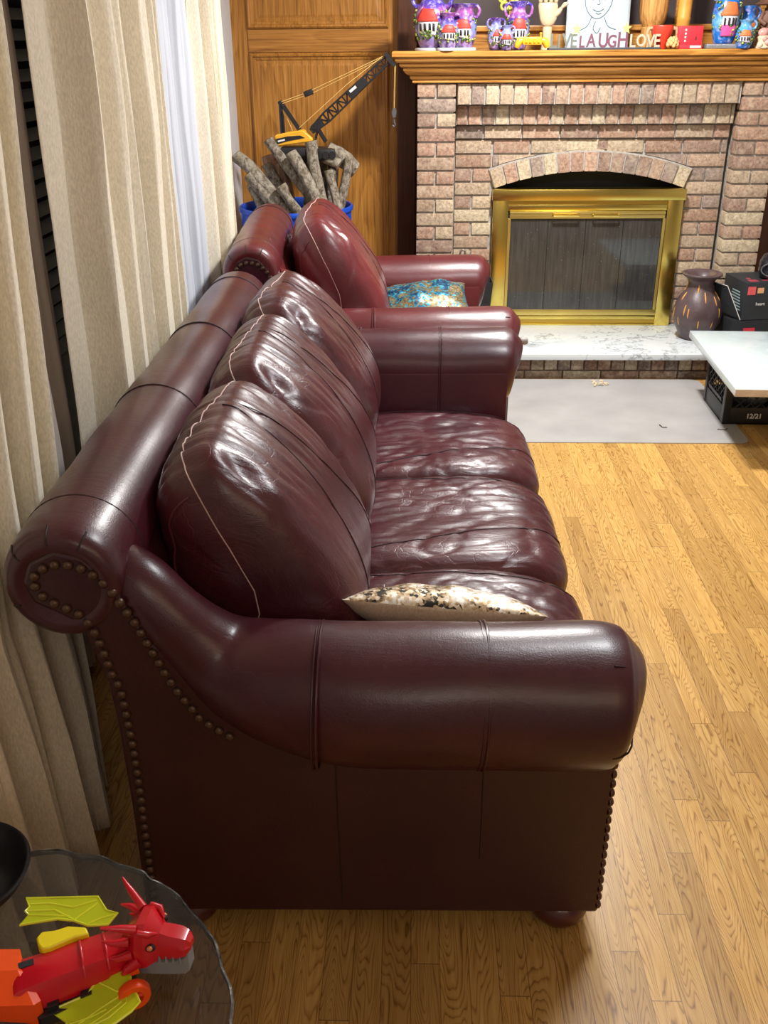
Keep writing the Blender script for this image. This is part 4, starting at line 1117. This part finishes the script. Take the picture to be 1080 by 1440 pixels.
# live laugh love sign
sg = thing('word_sign', 'live laugh love cut-out word sign with stars on a dark base', 'sign', (.88, 5.015, MZ))
MB().cbox((-.272, -.014, 0), (.25, .016, .009), .002).build('base', plain('slate_base', srgb(58, 62, 72), .5), sg, 0)
gl = plain('grey_green_letter', srgb(104, 110, 100), .6); pl_ = plain('plum_letter', srgb(110, 66, 82), .6); tl = plain('taupe_letter', srgb(176, 166, 142), .6); stm = plain('star_gold', srgb(232, 196, 110), .5)
def word(txt, xs_, m, hts, lab):
    for ch, xx, (zz, sz, rt) in zip(txt, xs_, hts):
        text_mesh('letter', ch, sz*.86, m, sg, (xx, -.002, zz), (R(90), 0, 0), .003, None, .8, .0016)
word('LIVE', [-.262, -.228, -.205, -.168], gl, [(.010, .098, 0), (.010, .090, 0), (.010, .098, 0), (.010, .092, 0)], '')
word('LAUGH', [-.128, -.092, -.040, .004, .048], pl_, [(.010, .080, 0), (.012, .090, 0), (.010, .100, 0), (.010, .085, 0), (.010, .105, 0)], '')
word('LOVE', [.104, .136, .184, .216], tl, [(.010, .088, 0), (.014, .080, 0), (.010, .086, 0), (.010, .088, 0)], '')
for xx, zz in ((-.142, .086), (.086, .088)):
    q = []
    for k in range(10):
        rr = .024 if k % 2 == 0 else .010; a = R(90+36*k); q.append((xx+rr*math.cos(a), zz+rr*math.sin(a)*1.15))
    MB().prism(q, -.010, -.004, 'y').build('star', stm, sg, 0)
# plain planter, red pot, beads, red box, bamboo post
x, _ = mp(925); pt = thing('wooden_planter', 'plain round wooden planter with green tufts, at back above the red pot', 'planter', (x, 5.20, MZ))
wl = oak('planter_wood', 'z', srgb(120, 76, 34), srgb(190, 140, 78), srgb(220, 176, 110))
MB().lathe([(.05, 0), (.05, .09), (.045, .095), (.050, .105), (.060, .125), (.066, .16), (.068, .23), (.064, .235), (.056, .23), (.05, .2)], 28).build('pot', wl, pt, 40)
b = MB()
for k in range(26):
    a = random.uniform(0, 2*PI); rr = random.uniform(.02, .064)
    b.tube([(rr*.8*math.cos(a), rr*.8*math.sin(a), .2), (rr*math.cos(a), rr*math.sin(a), .235), (rr*1.25*math.cos(a), rr*1.25*math.sin(a), .235+random.uniform(.01, .03))], [.006, .006, .001], 5)
b.build('green_tufts', plain('tuft_green', srgb(96, 168, 60), .6, var=.4), pt, 40)
x, _ = mp(930); rp = thing('red_pot', 'red two-handled pot with pale inside, in front of the wooden planter', 'pot', (x, 5.055, MZ))
MB().lathe([(.022, 0), (.026, .004), (.034, .03), (.046, .065), (.052, .092), (.050, .100), (.044, .098), (.034, .075), (.01, .06)], 26).build('body', plain('red_glaze', srgb(212, 62, 44), .35), rp, 50)
MB().lathe([(.046, .0985), (.040, .094), (.032, .09), (.002, .089)], 22).build('filling', plain('pale_pink_fill', srgb(222, 170, 166), .6, var=.3, nscale=90), rp, 50)
tw = plain('tan_twig', srgb(166, 138, 100), .7)
for s in (-1, 1): MB().tube([(s*.040, -.01, .09), (s*.064, -.012, .085), (s*.072, -.014, .06), (s*.058, -.018, .03), (s*.066, -.02, .003)], [.009, .010, .010, .009, .012], 8).build('handle', tw, rp, 50)
x, _ = mp(943); o_ = MB()
for k in range(24):
    a = k*2.399; rr = .022*math.sqrt(1-((k/23)-.1)**2) if k > 2 else .02
    o_.sphere((rr*math.cos(a), rr*math.sin(a)*.8, .009+.034*k/23), .0095, 8, 6)
tag(o_.build('bead_cluster', plain('tan_bead', srgb(214, 170, 110), .45), None, 60, loc=(x, 5.0, MZ+.002)), 'knobbly tan bead cluster at the foot of the red pot', 'ornament')
x, _ = mp(966); bp2 = thing('bamboo_post', 'smooth yellow bamboo post standing upright behind the red box', 'ornament', (x, 5.16, MZ))
MB().lathe([(.034, 0), (.034, .03), (.031, .05), (.031, .12), (.0335, .128), (.031, .136), (.034, .26), (.037, .34), (.03, .345)], 20).build('stem', plain('bamboo', srgb(214, 152, 66), .4, var=.18, nscale=14), bp2, 40)
x, _ = mp(967); rb = thing('red_box', 'small bright red box with white marks on the mantel', 'box', (x, 5.03, MZ))
rd = plain('bright_red', srgb(222, 44, 58), .5, var=.05)
MB().cbox((-.056, -.02, .016), (.056, .022, .096), .002).cbox((-.054, -.032, 0), (.056, .024, .017), .002).build('box_body', rd, rb, 20)
b = MB()
for k in range(4): b.box((-.026, -.0212, .030+k*.015), (-.019, -.0198, .038+k*.015))
b.box((.0, -.0335, .004), (.050, -.0318, .014)); b.build('white_marks', M['white_ink'], rb, 0)
MB().box((.024, -.0212, .036), (.029, -.0198, .052)).build('black_mark', M['black_matte'], rb, 0)
x, _ = mp(1016); gbz = plain('silver_base', srgb(176, 182, 190), .25, .6)
ob = thing('fluted_base', 'silvery fluted block under the large blue vase', 'stand', (x-.005, 5.03, MZ))
b = MB().cbox((-.080, -.03, 0), (.080, .05, .020), .002)
for k in range(26): b.cbox((-.079+k*.0062, -.033, .002), (-.0755+k*.0062, -.029, .018), .0006)
b.build('block', gbz, ob, 20)
vase('large bright blue vase with orange-roofed house on the silvery block', x, 5.045, MZ+.0205, .262, .062, BLU, roof=ho_, bottom=pinkm, rz=6)
x, _ = mp(1040); vase('small blue pitcher with green trees, right of the large blue vase', x, 4.99, MZ, .118, .040, BLU, roof=ho_, rz=-6, handles=1)
x, _ = mp(1052); vase('middle-sized blue pitcher with handle, behind the small blue pitcher', x, 5.10, MZ, .178, .046, BLU, roof=ho_, rz=10, handles=1)
x, _ = mp(1067); fg = thing('china_figurine', 'small pink and cream china figurine at the right end of the mantel', 'figurine', (x, 5.0, MZ))
ck = plain('china_pink', srgb(214, 160, 152), .35, var=.25, nscale=60); cc_ = plain('china_cream', srgb(226, 204, 176), .35, var=.15, nscale=50)
MB().lathe([(.034, 0), (.036, .006), (.030, .012), (.024, .03), (.030, .045), (.018, .056), (.002, .06)], 18).build('body', cc_, fg, 50)
MB().sphere((-.004, -.004, .066), (.024, .022, .020), 16, 10).sphere((.012, -.004, .074), (.014, .012, .010), 12, 8).build('bonnet', ck, fg, 60)
MB().tube([(.028, 0, .02), (.030, 0, .07), (.026, 0, .09), (.030, 0, .1)], [.008, .006, .009, .003], 10).build('post', cc_, fg, 60)
for k, (a, q) in enumerate(((-.018, .012), (.012, .014), (.0, .011))): MB().sphere((a, -.026, .014+k*.012), q, 12, 8).build('bundle', ck if k else cc_, fg, 60)
x, _ = mp(1082); bf = thing('hat_figurine', 'brown carved figure under a wide brown hat, behind the china figurine', 'figurine', (x, 5.12, MZ))
br_ = plain('brown_carving', srgb(122, 84, 66), .6, var=.25)
MB().lathe([(.036, 0), (.038, .05), (.034, .10), (.042, .13), (.026, .15), (.022, .17)], 18, sy=.8).tube([(-.03, -.01, .15), (-.046, -.016, .12), (-.02, -.03, .10)], .011, 8).build('body', br_, bf, 50)
MB().lathe([(.072, .182), (.074, .186), (.05, .196), (.036, .204), (.032, .225), (.02, .235), (.002, .236)], 24).build('hat', br_, bf, 40)

# ------------------------------------------------------------------ glass side table, bowl and toy
TZ = .556; TX, TY = -.49, .647
gt = NT('smoked_glass')
tr = gt.new('ShaderNodeBsdfTransparent'); tr.inputs[0].default_value = (.50, .49, .47, 1)
gs = gt.new('ShaderNodeBsdfGlossy'); gs.inputs['Roughness'].default_value = .06; gs.inputs[0].default_value = (.9, .9, .9, 1)
ly = gt.new('ShaderNodeLayerWeight'); ly.inputs[0].default_value = .25
df = gt.new('ShaderNodeBsdfDiffuse'); df.inputs[0].default_value = (.09, .085, .078, 1)
m0 = gt.new('ShaderNodeMixShader'); m0.inputs[0].default_value = .22; gt.link(tr.outputs[0], m0.inputs[1]); gt.link(df.outputs[0], m0.inputs[2])
m1 = gt.new('ShaderNodeMixShader'); gt.link(ly.outputs['Fresnel'], m1.inputs[0]); gt.link(m0.outputs[0], m1.inputs[1]); gt.link(gs.outputs[0], m1.inputs[2])
gt.link(m1.outputs[0], gt.out.inputs[0])
ge = NT('chipped_glass_edge'); ge.base(ge.ramp(ge.noise(ge.coord(), 60, 4), [(.4, srgb(52, 52, 50)), (.62, srgb(110, 110, 108)), (.75, srgb(220, 222, 222))]), .12, spec=.9)
st_ = thing('side_table', 'round smoked glass side table with scalloped chipped edge, holding the dragon toy', 'side table', (TX, TY, 0))
n = 360; top = []
def redge(a): return .300+.0042*abs(math.sin(a*13+.7*math.sin(a*5)))+.0018*noise.noise(Vector((math.cos(a)*16, math.sin(a)*16, 2)))
rings = []
for dr, z in ((-.004, TZ-.009), (-.001, TZ-.008), (.0, TZ-.004), (-.001, TZ-.0012), (-.0035, TZ)):
    rings.append([((redge(2*PI*k/n)+dr)*math.cos(2*PI*k/n), (redge(2*PI*k/n)+dr)*math.sin(2*PI*k/n), z+.0014*math.sin(2*PI*k/n*26)*(1 if dr > -.01 else 0)) for k in range(n)])
b = MB().add([(x_, y_, TZ) for x_, y_, z_ in rings[-1]], [tuple(range(n))])
b.build('glass_top', gt.m, st_, 0)
MB().loft(rings, cap=False).build('chipped_edge', ge.m, st_, 60)
MB().lathe([(.12, 0), (.12, .012), (.03, .03), (.022, .06), (.022, .50), (.05, .53), (.09, TZ-.004), (.0, TZ-.003)], 24).build('pedestal', M['black'], st_, 40)
bw = thing('bowl', 'shallow black round bowl at the left edge of the glass table', 'bowl', (-.562, .868, TZ))
MB().lathe([(.0, .001), (.040, .001), (.055, .006), (.076, .026), (.0835, .040), (.0855, .043), (.084, .0455), (.0805, .044), (.074, .030), (.052, .011), (.03, .008), (.0, .008)], 56).build('bowl_body', M['black'], bw, 60)

dg = thing('dragon_toy', 'red plastic dragon car toy with translucent yellow wings on the glass table', 'toy', (-.36, .74, TZ+.0005))
DT = Matrix.Translation(Vector((.36, -.74, -(TZ+.0005))))
red = plain('dragon_red', srgb(206, 18, 36), .32, var=.08, coat=.3); org = plain('dragon_orange', srgb(250, 84, 18), .4, var=.06); dgr = plain('dragon_grey', srgb(66, 68, 76), .5); jgr = plain('jaw_grey', srgb(128, 130, 134), .5)
yel = plain('clip_yellow', srgb(244, 222, 24), .4, var=.06)
wg = NT('translucent_lime'); wg.base((*srgb(214, 226, 30), 1), .3); wg.b.inputs['Alpha'].default_value = .66; wg.b.inputs['Transmission Weight'].default_value = .0
wg.b.inputs['Emission Color'].default_value = (*srgb(200, 210, 30), 1); wg.b.inputs['Emission Strength'].default_value = .0
ridge = plain('lime_ridge', srgb(216, 222, 50), .3)
A = Vector((-.432, .7125)); B = Vector((-.318, .764)); dd = (B-A).normalized(); pp = Vector((-dd.y, dd.x))
def axp(t, s, z): q = A+dd*t+pp*s; return (q.x, q.y, z)
Lx = (B-A).length
rings = []
for t, w_, zt, zb in ((-.002, .0275, .607, .578), (.004, .0285, .611, .574), (.055, .0265, .613, .574), (.095, .0255, .615, .576), (.098, .0235, .616, .577), (.122, .0225, .618, .58), (.140, .017, .62, .59)):
    rings.append([axp(t, w_, zb), axp(t, w_, zb+.018), axp(t, w_*.72, zt-.004), axp(t, w_*.25, zt), axp(t, -w_*.25, zt), axp(t, -w_*.72, zt-.004), axp(t, -w_, zb+.016), axp(t, -w_, zb)])
b = MB().loft(rings, T=DT)
body = b.build('body', red, dg, 35)
b = MB()
for t in (.072, .098, .120): b.tube([axp(t, s*.0245, .6+.0165*(1-s*s)**.5) for s in [-1+2*i/12 for i in range(13)]], .0014, 6, T=DT)
b.build('body_band', red, body, 60)
MB().prism([axp(t, s, 0)[:2] for t, s in ((.006, .004), (.022, .004), (.022, .012), (.006, .012))], .610, .6125, 'z', T=DT).build('slot', M['black_matte'], body, 0)
# tail fin block
b = MB().loft([[(-.520, .745, .565), (-.520, .745, .600), (-.520, .700, .606), (-.520, .655, .596), (-.520, .655, .565)],
               [(-.466, .752, .565), (-.466, .752, .602), (-.462, .715, .612), (-.440, .682, .600), (-.440, .682, .565)],
               [(-.440, .751, .567), (-.440, .751, .604), (-.428, .716, .614), (-.402, .686, .598), (-.402, .686, .567)],
               [(-.436, .742, .570), (-.436, .742, .602), (-.420, .716, .610), (-.397, .693, .596), (-.397, .693, .570)]], T=DT)
b.build('tail_block', org, dg, 25)
b = MB().prism([axp(t, s, 0)[:2] for t, s in ((.0, -.014), (.125, -.014), (.120, -.028), (.09, -.036), (.02, -.040))], .564, .578, 'z', T=DT)
for t in (.03, .065, .09): b.prism([axp(t+a, s, 0)[:2] for a, s in ((0, -.02), (.012, -.02), (.010, -.034), (-.002, -.034))], .575, .584, 'z', T=DT)
b.build('chassis', M['black'], dg, 20)
MB().loft([[(-.52, .68, .558), (-.50, .695, .575), (-.46, .69, .580), (-.41, .684, .570), (-.385, .672, .558)], [(-.53, .62, .558), (-.50, .625, .572), (-.45, .63, .576), (-.40, .64, .566), (-.37, .65, .558)]], T=DT).build('rear_fender', dgr, dg, 25)
# head
H0 = Vector((-.318, .766)); H1 = Vector((-.2465, .757)); hd_ = (H1-H0).normalized(); hp = Vector((-hd_.y, hd_.x)); HL = (H1-H0).length
def hpnt(t, s, z): q = H0+hd_*t+hp*s; return (q.x, q.y, z)
rings = []
for t, w_, zt, zb, rs in ((-.006, .015, .618, .588, .4), (.006, .021, .636, .590, .5), (.016, .026, .646, .592, .5), (.026, .025, .648, .594, .45), (.034, .0195, .640, .597, .4), (.040, .0155, .631, .599, .5), (.052, .0150, .629, .601, .6), (.062, .0145, .628, .603, .6), (.069, .012, .625, .605, .6), (.0735, .006, .618, .609, .6)):
    rings.append([hpnt(t, w_, zb), hpnt(t, w_*1.04, (zt+zb)/2), hpnt(t, w_*.8, zt-.006), hpnt(t, w_*rs, zt), hpnt(t, -w_*rs, zt), hpnt(t, -w_*.8, zt-.006), hpnt(t, -w_*1.04, (zt+zb)/2), hpnt(t, -w_, zb)])
head = MB().loft(rings, T=DT).build('head', red, dg, 30)
for s in (1, -1):
    b = MB()
    b.tube([hpnt(.016, s*.016, .642), hpnt(.002, s*.022, .648), hpnt(-.018, s*.028, .652)] if s < 0 else [hpnt(.014, s*.014, .642), hpnt(-.004, s*.027, .650), hpnt(-.020, s*.040, .656)], [.0055, .0042, .0014], 8, T=DT)
    MB().tube([hpnt(.008, s*.020, .626), hpnt(-.008, s*.026, .628), hpnt(-.020, s*.026, .629)], [.006, .0038, .001], 8, T=DT).build('cheek_spike', red, head, 50)
    MB().tube([hpnt(.012, s*.024, .612), hpnt(-.002, s*.030, .610), hpnt(-.014, s*.031, .609)], [.006, .004, .001], 8, T=DT).build('cheek_spike', red, head, 50)
    MB().tube([hpnt(.020, s*.024, .604), hpnt(.008, s*.031, .596), hpnt(.002, s*.034, .590)], [.007, .006, .002], 8, T=DT).build('cheek_spike', red, head, 50)
    MB().tube([hpnt(.020, s*.020, .642), hpnt(.032, s*.019, .640), hpnt(.039, s*.011, .634)], [.0035, .004, .0015], 8, T=DT).build('brow', red, head, 50)
    b.build('horn', red, head, 50)
for s in (1, -1):
    MB().sphere(hpnt(.033, s*.0205, .622), (.0062, .0045, .0045), 12, 8, T=DT).build('eye_socket', M['black_matte'], head, 60)
    MB().sphere(hpnt(.0335, s*.0228, .6235), (.0036, .0030, .0030), 10, 8, T=DT).build('eye', plain('eye_amber', srgb(226, 130, 80), .3), head, 60)
b = MB().loft([[hpnt(t, w_, .578), hpnt(t, w_*1.05, zt), hpnt(t, -w_*1.05, zt), hpnt(t, -w_, .578)] for t, w_, zt in ((.004, .016, .590), (.018, .020, .596), (.034, .0185, .597), (.055, .0155, .598), (.067, .013, .602), (.070, .008, .601))], T=DT)
jw = b.build('lower_jaw', jgr, dg, 25)
b = MB()
for s in (1, -1):
    for k in range(5):
        t = .032+k*.0078; q = hpnt(t, s*(.0172-.0006*k), .597)
        b.tube([q, (q[0], q[1], .6055)], [.0024, .0005], 6, T=DT)
b.build('teeth', jgr, jw, 40)
# wings: thin webs with raised ribs
def wing(name, pts, z, lines, tilt):
    zf = lambda x_, y_: z+tilt[0]*(x_-pts[0][0])+tilt[1]*(y_-pts[0][1])
    m = len(pts)
    vs = [(x_, y_, zf(x_, y_)) for x_, y_ in pts]+[(x_, y_, zf(x_, y_)+.0016) for x_, y_ in pts]
    o = MB().add(vs, [tuple(range(m)), tuple(range(2*m-1, m-1, -1))]+[(i, m+i, m+(i+1) % m, (i+1) % m) for i in range(m)], T=DT).build('wing', wg.m, dg, 0)
    b = MB().tube([(x_, y_, zf(x_, y_)+.001) for x_, y_ in pts], .0016, 6, T=DT, close=True)
    for ln in lines: b.tube([(x_, y_, zf(x_, y_)+.0012) for x_, y_ in ln], .0013, 6, T=DT)
    b.build('wing_rib', ridge, o, 50); return o
W1 = [(-.460, .823), (-.374, .827), (-.359, .809), (-.345, .806), (-.352, .791), (-.375, .789), (-.393, .795), (-.413, .797), (-.455, .788), (-.449, .801), (-.455, .806), (-.452, .812)]
wing('wing', W1, .602, [[(-.452, .815), (-.43, .817), (-.40, .812), (-.374, .822)], [(-.452, .806), (-.42, .808), (-.394, .796)], [(-.449, .801), (-.42, .801), (-.40, .8)], [(-.393, .796), (-.382, .808), (-.372, .818)], [(-.376, .791), (-.362, .799), (-.347, .804)]], (0, .12))
W2 = [(-.339, .763), (-.328, .766), (-.321, .755), (-.308, .754), (-.314, .746), (-.310, .727), (-.295, .706), (-.302, .697), (-.328, .676), (-.367, .673), (-.370, .685), (-.392, .695), (-.355, .712), (-.348, .726), (-.342, .739), (-.343, .748)]
wing('wing', W2, .596, [[(-.338, .755), (-.32, .752)], [(-.342, .741), (-.314, .742)], [(-.348, .726), (-.322, .716), (-.308, .722)], [(-.36, .68), (-.335, .70), (-.312, .716), (-.31, .705), (-.325, .69), (-.345, .68)], [(-.35, .678), (-.33, .693), (-.315, .706)], [(-.366, .683), (-.345, .69), (-.33, .698)]], (0, .30))
MB().prism([axp(t, s, 0)[:2] for t, s in ((.118, -.022), (.128, -.022), (.128, -.034), (.118, -.034))], .590, .600, 'z', T=DT).build('wing_hinge', org, dg, 0)
b = MB().prism([(-.422, .757), (-.4185, .7655), (-.410, .767), (-.404, .768), (-.391, .774), (-.370, .773), (-.364, .764), (-.379, .759), (-.402, .744), (-.410, .742), (-.417, .748)], .602, .616, 'z', T=DT)
o = b.build('launch_clip', yel, dg, 20); bv = o.modifiers.new('edge', 'BEVEL'); bv.width = .002; bv.segments = 2
for s, t in ((-.046, .118), (.046, .06)):
    c_ = axp(t, s, .0185+TZ); ang = math.atan2(pp.y, pp.x)
    T_ = DT @ Matrix.Translation(Vector(c_)) @ Matrix.Rotation(ang, 4, 'Z') @ Matrix.Rotation(R(90), 4, 'Y')
    wl_ = MB().lathe([(.010, -.006), (.017, -.006), (.0182, -.004), (.0182, .004), (.017, .006), (.010, .006), (.010, -.006)], 28, T=T_, cap=False)
    wl_.lathe([(.0, -.005), (.0045, -.005), (.0045, .005), (.0, .005)], 12, T=T_)
    for k in range(5):
        a = 2*PI*k/5; wl_.tube([(.003*math.cos(a), .003*math.sin(a), 0), (.011*math.cos(a), .011*math.sin(a), 0)], .0028, 6, T=T_)
    w_o = wl_.build('wheel', org, dg, 40)
    MB().lathe([(.0, -.0062), (.004, -.0062), (.004, .0062), (.0, .0062)], 12, T=T_).build('hub', dgr, w_o, 40)

# ------------------------------------------------------------------ light
def area(name, loc, size, power, col, target, shape='DISK'):
    l = bpy.data.lights.new(name, 'AREA'); l.shape = shape; l.size = size; l.energy = power; l.color = col
    o = bpy.data.objects.new(name, l); COL.objects.link(o); o.location = loc
    o.rotation_euler = (Vector(target)-Vector(loc)).to_track_quat('-Z', 'Y').to_euler()
    return o
area('ceiling_key_fill', (.60, 3.98, 2.40), .22, 88, (1, .98, .95), (.60, 3.95, 0))
area('ceiling_key_fill', (.80, 2.2, 2.40), .40, 32, (.95, .97, 1.0), (.8, 2.3, 0))  # added as fill to lift the near part of the room
area('warm_lamp', (1.3, -.9, 2.2), 1.2, 8, (1.0, .70, .46), (-.3, 1.8, .6))
area('added_fill', (.18, -1.1, 2.2), .7, 6, (1.0, .9, .8), (-.8, 2.2, .9))  # unseen fill added to brighten the gap between the near drapes
wd_ = bpy.data.worlds.new('World'); SC.world = wd_; wd_.use_nodes = True
wd_.node_tree.nodes['Background'].inputs[0].default_value = (.55, .6, .7, 1)
wd_.node_tree.nodes['Background'].inputs[1].default_value = .05

# ------------------------------------------------------------------ camera
PITCH, YAW, ROLL = R(25.9), R(1.95), R(.45)
f = Vector((-math.sin(YAW)*math.cos(PITCH), math.cos(YAW)*math.cos(PITCH), -math.sin(PITCH)))
r = f.cross(Vector((0, 0, 1))).normalized(); u = r.cross(f)
r2 = r*math.cos(ROLL)-u*math.sin(ROLL); u2 = r*math.sin(ROLL)+u*math.cos(ROLL)
cam = bpy.data.cameras.new('Camera'); co = bpy.data.objects.new('Camera', cam); COL.objects.link(co)
m = Matrix((r2, u2, -f)).transposed().to_4x4(); m.translation = Vector((0, 0, 1.52)); co.matrix_world = m
cam.sensor_fit = 'VERTICAL'; cam.sensor_height = 24; cam.lens = 24*1358/1440
cam.clip_start = .05
SC.camera = co
SC.view_settings.view_transform = 'Standard'
SC.view_settings.look = 'None'
SC.view_settings.exposure = 0.0
SC.cycles.use_denoising = True
SC.cycles.max_bounces = 8; SC.cycles.transparent_max_bounces = 16
